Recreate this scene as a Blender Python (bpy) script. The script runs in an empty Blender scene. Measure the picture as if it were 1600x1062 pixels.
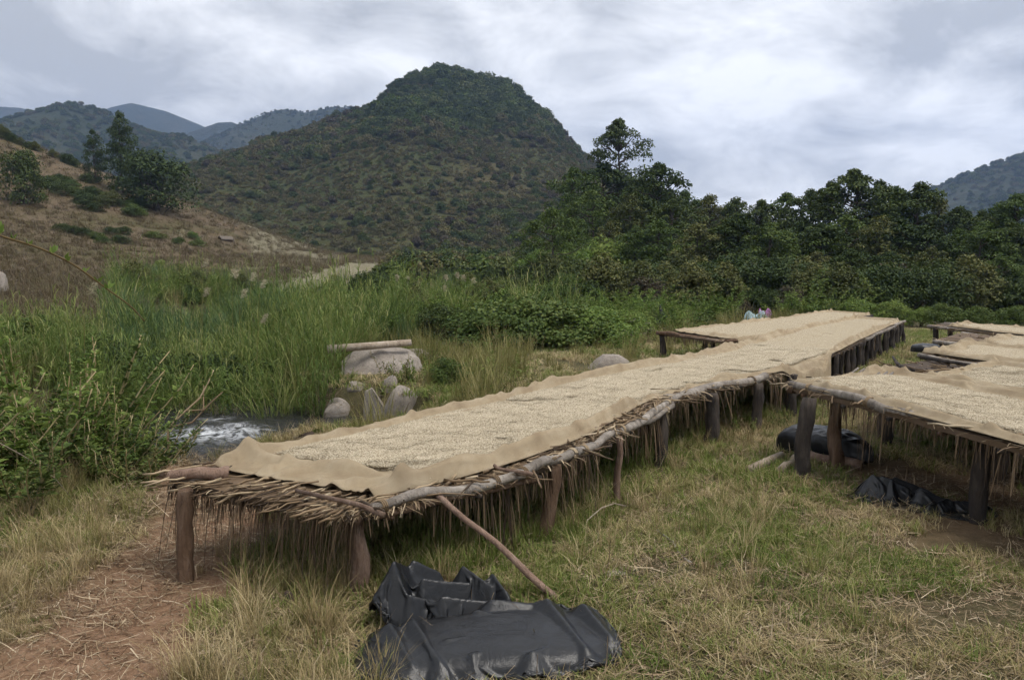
import bpy, math, random
import numpy as np
from mathutils import Vector

SC = bpy.context.scene
COL = SC.collection
PI = math.pi
# ------------------------------------------------------------------ camera
CAM_H = 2.0
FPX = 1220.0                      # focal length in pixels of a 1600 px wide frame
PITCH = math.atan(101 / FPX)
cam = bpy.data.cameras.new('camera')
cam.sensor_width = 36.0
cam.lens = FPX / 1600 * 36.0
cam.clip_start = 0.05
cam.clip_end = 20000
camo = bpy.data.objects.new('camera', cam)
COL.objects.link(camo)
camo.location = (0, 0, CAM_H)
camo.rotation_euler = (PI / 2 - PITCH, 0, 0)
SC.camera = camo
# ------------------------------------------------------------------ sky
SUN_EL, SUN_AZ = math.radians(66), math.radians(105)      # azimuth from +Y towards +X
W = bpy.data.worlds.new('World')
SC.world = W
W.use_nodes = True
nt = W.node_tree
nt.nodes.clear()
def wn(t, **k):
    n = nt.nodes.new(t)
    for a, b in k.items():
        setattr(n, a, b)
    return n
wo = wn('ShaderNodeOutputWorld'); bg = wn('ShaderNodeBackground')
sky = wn('ShaderNodeTexSky', sky_type='NISHITA', sun_disc=False, sun_elevation=SUN_EL, sun_rotation=SUN_AZ)
sky.air_density = 1.0; sky.dust_density = 2.0
tc = wn('ShaderNodeTexCoord'); sep = wn('ShaderNodeSeparateXYZ')
nt.links.new(tc.outputs['Generated'], sep.inputs[0])
def wmath(op, a, b=None):
    m = wn('ShaderNodeMath', operation=op)
    for i, v in enumerate((a, b)):
        if v is None: continue
        if isinstance(v, (int, float)): m.inputs[i].default_value = v
        else: nt.links.new(v, m.inputs[i])
    return m.outputs[0]
den = wmath('ADD', wmath('MAXIMUM', sep.outputs['Z'], 0.0), 0.30)
cx = wmath('DIVIDE', sep.outputs['X'], den)
cy = wmath('DIVIDE', sep.outputs['Y'], den)
comb = wn('ShaderNodeCombineXYZ')
nt.links.new(cx, comb.inputs[0]); nt.links.new(cy, comb.inputs[1])
def wnoise(scale, detail, rough, dist, off):
    mp = wn('ShaderNodeMapping')
    mp.inputs['Location'].default_value = off
    nt.links.new(comb.outputs[0], mp.inputs[0])
    n = wn('ShaderNodeTexNoise')
    n.inputs['Scale'].default_value = scale; n.inputs['Detail'].default_value = detail
    n.inputs['Roughness'].default_value = rough; n.inputs['Distortion'].default_value = dist
    nt.links.new(mp.outputs[0], n.inputs['Vector'])
    return n.outputs['Fac']
n1 = wnoise(0.8, 7, 0.55, 0.25, (3.1, 7.3, 0))
n2 = wnoise(3.0, 9, 0.62, 0.4, (1.0, 2.0, 4))
nsum = wmath('ADD', wmath('MULTIPLY', n1, 0.5), wmath('MULTIPLY', n2, 0.5))
ramp = wn('ShaderNodeValToRGB')
nt.links.new(nsum, ramp.inputs[0])
cr = ramp.color_ramp
cr.elements[0].position = 0.43; cr.elements[0].color = (4.3, 4.38, 4.5, 1)
cr.elements[1].position = 0.6; cr.elements[1].color = (9.5, 9.5, 9.55, 1)
e = cr.elements.new(0.5); e.color = (6.4, 6.46, 6.55, 1)
for el in cr.elements: el.color = [c / 10 for c in el.color[:3]] + [1]
csc = wn('ShaderNodeVectorMath', operation='SCALE')
csc.inputs['Scale'].default_value = 10.0
nt.links.new(ramp.outputs[0], csc.inputs[0])
mix = wn('ShaderNodeMix', data_type='RGBA')
mix.inputs[0].default_value = 0.96
nt.links.new(sky.outputs[0], mix.inputs[6]); nt.links.new(csc.outputs[0], mix.inputs[7])
nt.links.new(mix.outputs[2], bg.inputs[0])
bg.inputs[1].default_value = 0.1
nt.links.new(bg.outputs[0], wo.inputs[0])
# ------------------------------------------------------------------ sun and exposure
sl = bpy.data.lights.new('sun', 'SUN')
sl.energy = 2.3; sl.angle = math.radians(28); sl.color = (1.0, 0.95, 0.88)
so = bpy.data.objects.new('sun', sl); COL.objects.link(so)
so.rotation_euler = Vector((-math.sin(SUN_AZ) * math.cos(SUN_EL), -math.cos(SUN_AZ) * math.cos(SUN_EL), -math.sin(SUN_EL))).to_track_quat('-Z', 'Y').to_euler()
vs = SC.view_settings
vs.view_transform = 'Standard'; vs.look = 'None'; vs.exposure = 0.56; vs.gamma = 1.0
vs.use_curve_mapping = False
SC.render.engine = 'CYCLES'
cy_ = SC.cycles
cy_.use_adaptive_sampling = True; cy_.adaptive_threshold = 0.03; cy_.adaptive_min_samples = 16
cy_.max_bounces = 4; cy_.diffuse_bounces = 2; cy_.glossy_bounces = 2; cy_.transmission_bounces = 3
cy_.transparent_max_bounces = 6; cy_.volume_bounces = 0
cy_.use_denoising = True
cy_.sample_clamp_indirect = 4

# ================================================================== helpers
rng = np.random.default_rng(7)
random.seed(7)

def ray(u, v):
    c = -(v - 531) / FPX
    return np.array([(u - 800) / FPX, math.cos(PITCH) + c * math.sin(PITCH), -math.sin(PITCH) + c * math.cos(PITCH)])
def at_z(u, v, z):                 # survey: the point of height z seen at (u, v)
    d = ray(u, v); t = (z - CAM_H) / d[2]
    return np.array([d[0] * t, d[1] * t, z])
def at_d(u, v, dist):              # survey: the point dist metres ahead seen at (u, v)
    d = ray(u, v); t = dist / d[1]
    return np.array([d[0] * t, dist, CAM_H + d[2] * t])

def _h(ix, iy, s):
    n = (ix.astype(np.int64) * 374761393 + iy.astype(np.int64) * 668265263 + s * 974634777) & 0x7fffffff
    n = ((n ^ (n >> 13)) * 1274126177) & 0x7fffffff
    n = (n ^ (n >> 16)) & 0xffff
    return n / 65535.0
def vnoise(x, y, s=0):             # value noise, -1..1
    x = np.asarray(x, float); y = np.asarray(y, float)
    ix = np.floor(x); iy = np.floor(y); fx = x - ix; fy = y - iy
    fx = fx * fx * (3 - 2 * fx); fy = fy * fy * (3 - 2 * fy)
    a = _h(ix, iy, s); b = _h(ix + 1, iy, s); c = _h(ix, iy + 1, s); d = _h(ix + 1, iy + 1, s)
    return ((a * (1 - fx) + b * fx) * (1 - fy) + (c * (1 - fx) + d * fx) * fy) * 2 - 1
def fbm(x, y, s=0, o=4):
    r = 0; a = 0.5; f = 1.0
    for i in range(o):
        r = r + a * vnoise(np.asarray(x) * f + i * 17.3, np.asarray(y) * f - i * 9.1, s + i); a *= 0.5; f *= 2.03
    return r
def sstep(a, b, x):
    t = np.clip((np.asarray(x, float) - a) / (b - a), 0, 1); return t * t * (3 - 2 * t)

def mesh(name, V, F, mats=(), mi=None, smooth=False, attr=None):
    """V (n,3); F a list of integer arrays (k,3) or (k,4) or one array; mi material index for each array in F"""
    V = np.asarray(V, np.float32).reshape(-1, 3)
    if isinstance(F, np.ndarray): F = [F]
    F = [np.asarray(f, np.int32) for f in F if len(f)]
    me = bpy.data.meshes.new(name)
    me.vertices.add(len(V)); me.vertices.foreach_set('co', V.ravel())
    nl = sum(f.size for f in F); nf = sum(len(f) for f in F)
    me.loops.add(nl); me.polygons.add(nf)
    me.loops.foreach_set('vertex_index', np.concatenate([f.ravel() for f in F]))
    tot = np.concatenate([np.full(len(f), f.shape[1], np.int32) for f in F])
    st = np.concatenate([[0], np.cumsum(tot)[:-1]]).astype(np.int32)
    me.polygons.foreach_set('loop_start', st)
    for m in mats: me.materials.append(m)
    if mi is not None:
        me.polygons.foreach_set('material_index', np.concatenate([np.full(len(f), k, np.int32) for f, k in zip(F, mi)]))
    if smooth is not False:
        if smooth is True: me.polygons.foreach_set('use_smooth', np.ones(nf, bool))
        else: me.polygons.foreach_set('use_smooth', np.concatenate([np.full(len(f), k, bool) for f, k in zip(F, smooth)]))
    me.update(calc_edges=True); me.validate()
    if attr:
        for k, a in attr.items():
            at = me.attributes.new(k, 'FLOAT', 'POINT'); at.data.foreach_set('value', np.asarray(a, np.float32).ravel())
    return me
def setp(o, label=None, cat=None, group=None, kind=None):
    if label: o['label'] = label
    if cat: o['category'] = cat
    if group: o['group'] = group
    if kind: o['kind'] = kind
    return o
def add(name, me, parent=None, loc=(0, 0, 0), rot=(0, 0, 0), scale=(1, 1, 1), **k):
    o = bpy.data.objects.new(name, me); COL.objects.link(o)
    if parent is not None: o.parent = parent
    o.location = tuple(float(a) for a in loc); o.rotation_euler = rot
    o.scale = scale if hasattr(scale, '__len__') else (scale,) * 3
    return setp(o, **k)
def thing(name, label, cat, loc=(0, 0, 0), rot=(0, 0, 0), scale=1, group=None):
    o = bpy.data.objects.new(name, None); COL.objects.link(o)
    o.empty_display_size = 0.2
    o.location = tuple(float(a) for a in loc); o.rotation_euler = rot
    o.scale = scale if hasattr(scale, '__len__') else (scale,) * 3
    return setp(o, label, cat, group)

class MB:                         # collects pieces of one mesh
    def __init__(s): s.V = []; s.F = {3: [], 4: []}; s.n = 0
    def put(s, V, *Fs):
        V = np.asarray(V, float).reshape(-1, 3)
        for F in Fs:
            F = np.asarray(F, np.int64)
            if len(F): s.F[F.shape[1]].append(F + s.n)
        s.V.append(V); s.n += len(V)
    def arrays(s):
        return np.concatenate(s.V), [np.concatenate(f) for f in (s.F[3], s.F[4]) if f]
    def build(s, name, mat, smooth=False, base=None):
        V, F = s.arrays()
        if base is not None: V = V - np.asarray(base, float)
        return mesh(name, V, F, [mat], smooth=smooth)

def tube(P, R, n=8, rough=0.0, seed=0, flat=1.0):
    """a capped tube along polyline P with radii R"""
    P = np.asarray(P, float); R = np.broadcast_to(np.asarray(R, float), (len(P),))
    T = np.gradient(P, axis=0); T /= np.linalg.norm(T, axis=1)[:, None] + 1e-9
    ref = np.array([0, 0, 1.0]) if abs(T[:, 2]).mean() < 0.8 else np.array([1.0, 0, 0])
    A = np.cross(T, ref); A /= np.linalg.norm(A, axis=1)[:, None] + 1e-9
    B = np.cross(T, A)
    th = np.linspace(0, 2 * PI, n, endpoint=False)
    k = len(P)
    rr = R[:, None] * (1 + rough * vnoise(np.arange(k)[:, None] * 0.9 + seed * 7.7, (np.arange(n)[None, :] * 1.3) + 0 * R[:, None], seed))
    V = P[:, None] + A[:, None] * (np.cos(th)[None, :, None] * rr[..., None]) + B[:, None] * (np.sin(th)[None, :, None] * rr[..., None] * flat)
    i, j = np.meshgrid(np.arange(k - 1), np.arange(n), indexing='ij')
    j2 = (j + 1) % n
    Q = np.stack([i * n + j, i * n + j2, (i + 1) * n + j2, (i + 1) * n + j], -1).reshape(-1, 4)
    V = np.concatenate([V.reshape(-1, 3), P[:1], P[-1:]])
    c0 = k * n; jj = np.arange(n); j2 = (jj + 1) % n
    T3 = np.concatenate([np.stack([j2, jj, np.full(n, c0)], -1), np.stack([(k - 1) * n + jj, (k - 1) * n + j2, np.full(n, c0 + 1)], -1)])
    return V, Q, T3
def log_pts(a, b, wob=0.02, n=7, seed=0):
    a = np.asarray(a, float); b = np.asarray(b, float)
    t = np.linspace(0, 1, n)[:, None]
    P = a + (b - a) * t
    L = np.linalg.norm(b - a)
    w = np.stack([vnoise(t[:, 0] * 3 + seed * 3.1, t[:, 0] * 0 + k, seed) for k in range(3)], -1) * wob
    return P + w * np.sin(t * PI) ** 0.5
def log_mesh(a, b, r0, r1, mat, base=None, wob=0.02, n=8, sides=10, rough=0.18, seed=0, name='log'):
    P = log_pts(a, b, wob, n, seed)
    m = MB(); m.put(*tube(P, np.linspace(r0, r1, n), sides, rough, seed))
    return m.build(name, mat, True, base)

def blades(base, head, height, width, bend, seg=3, rnd=rng):
    """grass blades: base (n,3), heading angle, height, width, bend -> V, quads, tris"""
    n = len(base); ts = np.linspace(0, 1, seg + 1)
    d = np.stack([np.cos(head), np.sin(head), 0 * head], -1); sd = np.stack([-np.sin(head), np.cos(head), 0 * head], -1)
    V = []
    for t in ts[:-1]:
        c = base + d * (bend * t ** 2)[:, None] + np.array([0, 0, 1.0]) * (height * (t - 0.35 * t ** 2 * np.minimum(1, bend / np.maximum(height, 1e-4))))[:, None]
        w = (width * (1 - 0.45 * t))[:, None] * 0.5
        V += [c - sd * w, c + sd * w]
    t = 1.0
    V.append(base + d * bend[:, None] + np.array([0, 0, 1.0]) * (height * (1 - 0.35 * np.minimum(1, bend / np.maximum(height, 1e-4))))[:, None])
    k = 2 * seg + 1
    V = np.stack(V, 1).reshape(-1, 3)
    o = (np.arange(n) * k)[:, None]
    Q = np.concatenate([o + np.array([[2 * i, 2 * i + 1, 2 * i + 3, 2 * i + 2]]) for i in range(seg - 1)]) if seg > 1 else np.zeros((0, 4), int)
    T = o + np.array([[k - 3, k - 2, k - 1]])
    return V, Q, T
def leaves(C, D, N, L, Wd, fold=0.25):
    """folded diamond leaves: base C, direction D, normal N"""
    D = D / (np.linalg.norm(D, axis=1)[:, None] + 1e-9)
    S = np.cross(D, N); S /= np.linalg.norm(S, axis=1)[:, None] + 1e-9
    U = np.cross(S, D)
    L = np.broadcast_to(L, (len(C),))[:, None]; Wd = np.broadcast_to(Wd, (len(C),))[:, None]
    V = np.stack([C, C + D * L * 0.45 + S * Wd * 0.5 + U * L * fold * 0.5, C + D * L - U * L * fold * 0.4, C + D * L * 0.45 - S * Wd * 0.5 + U * L * fold * 0.5], 1).reshape(-1, 3)
    return V, (np.arange(len(C)) * 4)[:, None] + np.array([[0, 1, 2, 3]])
def rand_dir(n, r=rng):
    v = r.normal(size=(n, 3)); return v / np.linalg.norm(v, axis=1)[:, None]

# ------------------------------------------------------------------ materials
class NT:
    def __init__(s, name):
        s.m = bpy.data.materials.new(name); s.m.use_nodes = True
        s.t = s.m.node_tree; s.b = s.t.nodes['Principled BSDF']; s.out = s.t.nodes['Material Output']
    def n(s, t, **k):
        x = s.t.nodes.new(t)
        for a, b in k.items(): setattr(x, a, b)
        return x
    def l(s, a, b): s.t.links.new(a, b)
    def coord(s, kind='Object', scale=(1, 1, 1)):
        t = s.n('ShaderNodeTexCoord'); m = s.n('ShaderNodeMapping'); m.inputs['Scale'].default_value = scale
        s.l(t.outputs[kind], m.inputs[0]); return m.outputs[0]
    def pos(s, scale=(1, 1, 1)):
        t = s.n('ShaderNodeNewGeometry'); m = s.n('ShaderNodeMapping'); m.inputs['Scale'].default_value = scale
        s.l(t.outputs['Position'], m.inputs[0]); return m.outputs[0]
    def noise(s, vec, scale, detail=5, rough=0.55, dist=0.0):
        x = s.n('ShaderNodeTexNoise'); s.l(vec, x.inputs['Vector'])
        x.inputs['Scale'].default_value = scale; x.inputs['Detail'].default_value = detail
        x.inputs['Roughness'].default_value = rough; x.inputs['Distortion'].default_value = dist
        return x.outputs['Fac']
    def ramp(s, fac, stops):
        x = s.n('ShaderNodeValToRGB'); s.l(fac, x.inputs[0]); c = x.color_ramp
        c.elements[0].position, c.elements[0].color = stops[0][0], (*stops[0][1], 1)
        c.elements[1].position, c.elements[1].color = stops[-1][0], (*stops[-1][1], 1)
        for p, k in stops[1:-1]:
            e = c.elements.new(p); e.color = (*k, 1)
        return x.outputs[0]
    def mix(s, f, a, b, mode='MIX'):
        x = s.n('ShaderNodeMix', data_type='RGBA', blend_type=mode)
        for sk, v in ((0, f), (6, a), (7, b)):
            if hasattr(v, 'node'): s.l(v, x.inputs[sk])
            else: x.inputs[sk].default_value = v if sk == 0 else (*v, 1)
        return x.outputs[2]
    def math(s, op, a, b=0.0, clamp=False):
        x = s.n('ShaderNodeMath', operation=op, use_clamp=clamp)
        for i, v in enumerate((a, b)):
            if hasattr(v, 'node'): s.l(v, x.inputs[i])
            else: x.inputs[i].default_value = v
        return x.outputs[0]
    def bump(s, h, dist, strength=1.0):
        x = s.n('ShaderNodeBump'); s.l(h, x.inputs['Height'])
        x.inputs['Distance'].default_value = dist; x.inputs['Strength'].default_value = strength
        s.l(x.outputs[0], s.b.inputs['Normal']); return x.outputs[0]
    def col(s, c):
        if hasattr(c, 'node'): s.l(c, s.b.inputs['Base Color'])
        else: s.b.inputs['Base Color'].default_value = (*c, 1)
    def rough(s, r, spec=0.5):
        s.b.inputs['Roughness'].default_value = r; s.b.inputs['Specular IOR Level'].default_value = spec
    def attr(s, name):
        x = s.n('ShaderNodeAttribute', attribute_name=name); return x.outputs['Fac']

def leaf_mat(name, stops, trans=0.25, rough=0.6, island=0.55, spec=0.12):
    """foliage: each leaf and each plant takes its own tone from a ramp"""
    t = NT(name)
    g = t.n('ShaderNodeNewGeometry'); oi = t.n('ShaderNodeObjectInfo')
    f = t.math('ADD', t.math('MULTIPLY', g.outputs['Random Per Island'], island), t.math('MULTIPLY', oi.outputs['Random'], 1 - island))
    c = t.ramp(f, stops)
    t.col(c); t.rough(rough, spec)
    if trans > 0:
        tr = t.n('ShaderNodeBsdfTranslucent'); mx = t.n('ShaderNodeMixShader')
        t.l(t.mix(0.5, c, (0.5, 0.55, 0.1), 'MULTIPLY') if False else c, tr.inputs[0]); mx.inputs[0].default_value = trans
        t.l(t.b.outputs[0], mx.inputs[1]); t.l(tr.outputs[0], mx.inputs[2]); t.l(mx.outputs[0], t.out.inputs[0])
    return t.m
def wood_mat(name, c0, c1, c2, scale=9, rough=0.85):
    t = NT(name); v = t.coord('Object', (1, 1, 0.22))
    a = t.noise(v, scale, 6, 0.65, 0.6); b = t.noise(t.coord('Object'), scale * 0.35, 3)
    oi = t.n('ShaderNodeObjectInfo')
    f = t.math('ADD', t.math('MULTIPLY', a, 0.75), t.math('MULTIPLY', b, 0.35))
    c = t.ramp(f, [(0.32, c0), (0.52, c1), (0.72, c2)])
    c = t.mix(t.math('MULTIPLY', oi.outputs['Random'], 0.35), c, tuple(x * 0.5 for x in c1))
    t.col(c); t.rough(rough, 0.2); t.bump(t.math('ADD', t.noise(v, scale * 4, 5, 0.7, 0.8), t.math('MULTIPLY', a, 1.5)), 0.02, 1.0)
    return t.m
M = {}
M['wood_brown'] = wood_mat('brown_bark', (0.055, 0.032, 0.02), (0.13, 0.08, 0.05), (0.24, 0.165, 0.115))
M['wood_grey'] = wood_mat('weathered_grey_wood', (0.075, 0.062, 0.052), (0.22, 0.19, 0.16), (0.42, 0.375, 0.325))
M['wood_dark'] = wood_mat('dark_wet_bark', (0.014, 0.012, 0.011), (0.045, 0.037, 0.032), (0.13, 0.105, 0.085))
M['wood_red'] = wood_mat('peeled_red_wood', (0.07, 0.042, 0.03), (0.165, 0.105, 0.075), (0.32, 0.235, 0.18))
M['wood_pink'] = wood_mat('peeling_pink_bark', (0.09, 0.06, 0.045), (0.26, 0.17, 0.125), (0.42, 0.31, 0.24), 7)
M['wood_pale'] = wood_mat('pale_barkless_wood', (0.2, 0.15, 0.11), (0.36, 0.29, 0.22), (0.5, 0.43, 0.36))
M['bark'] = wood_mat('tree_bark', (0.02, 0.018, 0.014), (0.06, 0.05, 0.04), (0.12, 0.10, 0.085), 4)
def straw_mat(name, stops):
    t = NT(name); g = t.n('ShaderNodeNewGeometry'); oi = t.n('ShaderNodeObjectInfo')
    f = t.math('FRACT', t.math('ADD', g.outputs['Random Per Island'], oi.outputs['Random']))
    n = t.noise(t.pos(), 40, 3)
    c = t.mix(t.math('MULTIPLY', n, 0.5), t.ramp(f, stops), (0.05, 0.035, 0.02))
    t.col(c); t.rough(0.75, 0.25)
    return t.m
M['straw'] = straw_mat('dry_straw', [(0, (0.10, 0.066, 0.04)), (0.4, (0.24, 0.165, 0.095)), (0.8, (0.42, 0.32, 0.2)), (1, (0.56, 0.46, 0.32))])
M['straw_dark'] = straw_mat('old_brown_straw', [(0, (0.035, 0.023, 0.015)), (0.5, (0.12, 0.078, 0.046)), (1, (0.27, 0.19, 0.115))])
M['grass_green'] = leaf_mat('green_grass', [(0, (0.075, 0.115, 0.022)), (0.5, (0.14, 0.185, 0.042)), (1, (0.27, 0.285, 0.09))], 0.3)
M['grass_dry'] = leaf_mat('dry_grass', [(0, (0.17, 0.125, 0.06)), (0.5, (0.34, 0.265, 0.135)), (1, (0.55, 0.46, 0.28))], 0.2)
M['grass_olive'] = leaf_mat('olive_grass', [(0, (0.105, 0.11, 0.034)), (0.55, (0.215, 0.20, 0.072)), (1, (0.40, 0.34, 0.165))], 0.25)
M['reed'] = leaf_mat('reed_blades', [(0, (0.055, 0.098, 0.024)), (0.45, (0.125, 0.18, 0.044)), (0.78, (0.235, 0.255, 0.08)), (1, (0.46, 0.41, 0.22))], 0.3)
M['reed_blue'] = leaf_mat('bluish_reed_blades', [(0, (0.045, 0.085, 0.034)), (0.6, (0.09, 0.145, 0.055)), (1, (0.19, 0.22, 0.085))], 0.25)
M['leaf_dark'] = leaf_mat('dark_foliage', [(0, (0.024, 0.042, 0.013)), (0.5, (0.046, 0.07, 0.02)), (1, (0.095, 0.118, 0.036))], 0.15)
M['leaf_mid'] = leaf_mat('green_foliage', [(0, (0.036, 0.064, 0.016)), (0.5, (0.076, 0.115, 0.028)), (1, (0.15, 0.175, 0.048))], 0.2)
M['leaf_bright'] = leaf_mat('bright_herb_foliage', [(0, (0.065, 0.118, 0.024)), (0.5, (0.135, 0.20, 0.044)), (1, (0.24, 0.28, 0.08))], 0.3)
M['leaf_olive'] = leaf_mat('olive_foliage', [(0, (0.038, 0.05, 0.017)), (0.5, (0.08, 0.094, 0.03)), (1, (0.16, 0.155, 0.055))], 0.15)
M['leaf_brown'] = leaf_mat('withered_foliage', [(0, (0.04, 0.032, 0.022)), (0.5, (0.075, 0.062, 0.04)), (1, (0.13, 0.115, 0.075))], 0.1)
M['field_blade'] = leaf_mat('field_grass', [(0, (0.075, 0.06, 0.035)), (0.5, (0.14, 0.104, 0.064)), (0.8, (0.12, 0.12, 0.052)), (1, (0.25, 0.20, 0.13))], 0.15)
M['scrub_a'] = leaf_mat('hill_scrub_green', [(0, (0.044, 0.066, 0.023)), (0.5, (0.08, 0.105, 0.034)), (1, (0.14, 0.155, 0.055))], 0.15)
M['scrub_b'] = leaf_mat('hill_scrub_olive', [(0, (0.062, 0.066, 0.028)), (0.5, (0.11, 0.105, 0.044)), (1, (0.18, 0.155, 0.07))], 0.15)
M['plume'] = leaf_mat('grass_plume', [(0, (0.30, 0.26, 0.17)), (1, (0.56, 0.51, 0.37))], 0.2)

def ground_mat():
    t = NT('ground_soil'); v = t.pos()
    a = t.noise(v, 0.7, 6, 0.6); b = t.noise(v, 9, 6, 0.7); c = t.noise(v, 55, 4, 0.7)
    grassy = t.ramp(t.math('ADD', t.math('MULTIPLY', a, 0.5), t.math('MULTIPLY', b, 0.5)), [(0.35, (0.045, 0.045, 0.02)), (0.55, (0.095, 0.08, 0.042)), (0.72, (0.17, 0.13, 0.075))])
    dirt = t.ramp(t.math('ADD', t.math('MULTIPLY', b, 0.6), t.math('MULTIPLY', c, 0.4)), [(0.35, (0.115, 0.066, 0.039)), (0.5, (0.205, 0.124, 0.076)), (0.68, (0.31, 0.205, 0.135))])
    col = t.mix(t.attr('dirt'), grassy, dirt)
    col = t.mix(t.attr('bank'), col, (0.03, 0.022, 0.015))
    t.col(col); t.rough(0.95, 0.1)
    t.bump(t.math('ADD', b, t.math('MULTIPLY', c, 0.5)), 0.05, 0.7)
    return t.m
M['ground'] = ground_mat()
def hill_mat(name, stops, sc=0.05, fine=0.6, bump=1.5):
    t = NT(name); v = t.pos()
    a = t.noise(v, sc, 6, 0.62, 0.4); b = t.noise(v, fine, 5, 0.7)
    f = t.math('ADD', t.math('MULTIPLY', a, 0.62), t.math('MULTIPLY', b, 0.38))
    t.col(t.ramp(f, stops)); t.rough(0.95, 0.05); t.bump(b, bump, 0.8)
    return t.m
M['field'] = hill_mat('dry_brown_field', [(0.38, (0.06, 0.062, 0.026)), (0.45, (0.095, 0.08, 0.042)), (0.52, (0.118, 0.09, 0.058)), (0.58, (0.14, 0.108, 0.072)), (0.64, (0.15, 0.086, 0.054)), (0.70, (0.21, 0.095, 0.05))], 0.09, 1.8, 0.3)
M['field_pale'] = hill_mat('pale_stubble_field', [(0.35, (0.13, 0.115, 0.072)), (0.6, (0.21, 0.19, 0.13))], 0.1, 2.0, 0.2)
M['hill'] = hill_mat('scrub_hillside', [(0.38, (0.04, 0.05, 0.02)), (0.52, (0.058, 0.058, 0.026)), (0.66, (0.10, 0.08, 0.044))], 0.02, 0.25, 2.0)
M['far_hill'] = hill_mat('distant_wooded_hill', [(0.36, (0.022, 0.032, 0.018)), (0.52, (0.038, 0.044, 0.024)), (0.68, (0.07, 0.06, 0.034))], 0.008, 0.06, 6.0)
def burlap_mat():
    t = NT('burlap'); v = t.pos()
    n = t.noise(v, 3.2, 5, 0.6); f = t.noise(v, 260, 2, 0.6)
    w1 = t.n('ShaderNodeTexWave', bands_direction='X'); w1.inputs['Scale'].default_value = 60; t.l(v, w1.inputs[0])
    w2 = t.n('ShaderNodeTexWave', bands_direction='Y'); w2.inputs['Scale'].default_value = 60; t.l(v, w2.inputs[0])
    c = t.ramp(n, [(0.32, (0.35, 0.27, 0.175)), (0.5, (0.45, 0.36, 0.24)), (0.68, (0.53, 0.44, 0.31))])
    c = t.mix(t.math('MULTIPLY', f, 0.25), c, (0.26, 0.19, 0.115))
    c = t.mix(t.math('MULTIPLY', t.ramp(t.noise(v, 1.3, 6, .7, .8), [(.5, (0, 0, 0)), (.75, (1, 1, 1))]), .45), c, (0.23, 0.17, 0.11))
    t.col(c); t.rough(0.95, 0.1)
    t.bump(t.math('ADD', t.math('ADD', w1.outputs['Fac'], w2.outputs['Fac']), t.math('MULTIPLY', t.noise(v, 11, 5, .6, .6), 4.0)), 0.006, 0.7)
    return t.m
M['burlap'] = burlap_mat()
def bean_mat():
    t = NT('parchment_coffee'); g = t.n('ShaderNodeNewGeometry')
    v = t.pos()
    c = t.ramp(g.outputs['Random Per Island'], [(0, (0.17, 0.13, 0.08)), (0.12, (0.34, 0.28, 0.19)), (0.5, (0.48, 0.41, 0.295)), (1, (0.61, 0.54, 0.41))])
    t.col(c); t.rough(0.7, 0.25); return t.m
M['bean'] = bean_mat()
def bean_bed_mat():
    t = NT('parchment_coffee_layer'); v = t.pos()
    vo = t.n('ShaderNodeTexVoronoi', feature='F1'); vo.inputs['Scale'].default_value = 85; t.l(v, vo.inputs['Vector'])
    sepc = t.n('ShaderNodeSeparateColor'); t.l(vo.outputs['Color'], sepc.inputs[0])
    c = t.ramp(sepc.outputs[0], [(0, (0.22, 0.17, 0.11)), (0.25, (0.37, 0.305, 0.21)), (0.7, (0.48, 0.41, 0.29)), (1, (0.59, 0.52, 0.39))])
    c = t.mix(t.math('MULTIPLY', t.noise(v, 2.2, 6, 0.7), 0.6), c, (0.34, 0.27, 0.17))
    t.col(c); t.rough(0.8, 0.2)
    t.bump(t.math('MULTIPLY', vo.outputs['Distance'], -1.0), 0.012, 1.0)
    return t.m
M['bean_bed'] = bean_bed_mat()
def plastic_mat():
    t = NT('black_plastic_sheet'); v = t.coord('Object')
    n = t.noise(v, 7, 6, 0.65, 1.2); m = t.noise(v, 30, 4, 0.6, 0.8)
    t.col(t.ramp(t.noise(v, 5, 6, 0.7), [(0.35, (0.0035, 0.004, 0.005)), (0.7, (0.009, 0.0095, 0.011))]))
    t.l(t.math('ADD', t.math('MULTIPLY', n, 0.18), 0.26), t.b.inputs['Roughness']); t.b.inputs['Specular IOR Level'].default_value = 0.42
    def crease(sc_, rot):
        mp = t.n('ShaderNodeMapping'); mp.inputs['Rotation'].default_value = (0.3, 0.2, rot); mp.inputs['Scale'].default_value = (1, 2.6, 1.4); t.l(t.n('ShaderNodeTexCoord').outputs['Object'], mp.inputs[0])
        x = t.n('ShaderNodeTexNoise', noise_type='RIDGED_MULTIFRACTAL'); t.l(mp.outputs[0], x.inputs['Vector']); x.inputs['Scale'].default_value = sc_; x.inputs['Detail'].default_value = 3; x.inputs['Roughness'].default_value = .5; x.inputs['Distortion'].default_value = .5
        return x.outputs['Fac']
    h_ = t.math('ADD', t.math('MULTIPLY', crease(2.2, .5), .5), t.math('MULTIPLY', crease(4.0, -.9), .3))
    t.bump(t.math('ADD', t.math('ADD', h_, t.math('MULTIPLY', n, .5)), t.math('MULTIPLY', m, 0.10)), 0.022, 0.7)
    return t.m
M['plastic'] = plastic_mat()
def stone_mat(name, a, b, c):
    t = NT(name); v = t.coord('Object')
    n = t.noise(v, 3, 7, 0.65); f = t.noise(v, 28, 5, 0.75); 
    col = t.ramp(t.math('ADD', t.math('MULTIPLY', n, 0.55), t.math('MULTIPLY', f, 0.45)), [(0.34, a), (0.5, b), (0.66, c)])
    t.col(col); t.rough(0.9, 0.2); t.bump(t.math('ADD', f, n), 0.03, 0.7); return t.m
M['stone'] = stone_mat('river_stone', (0.14, 0.12, 0.10), (0.27, 0.235, 0.20), (0.38, 0.34, 0.295))
M['stone_dark'] = stone_mat('wet_river_stone', (0.03, 0.024, 0.02), (0.07, 0.05, 0.04), (0.13, 0.095, 0.075))
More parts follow.
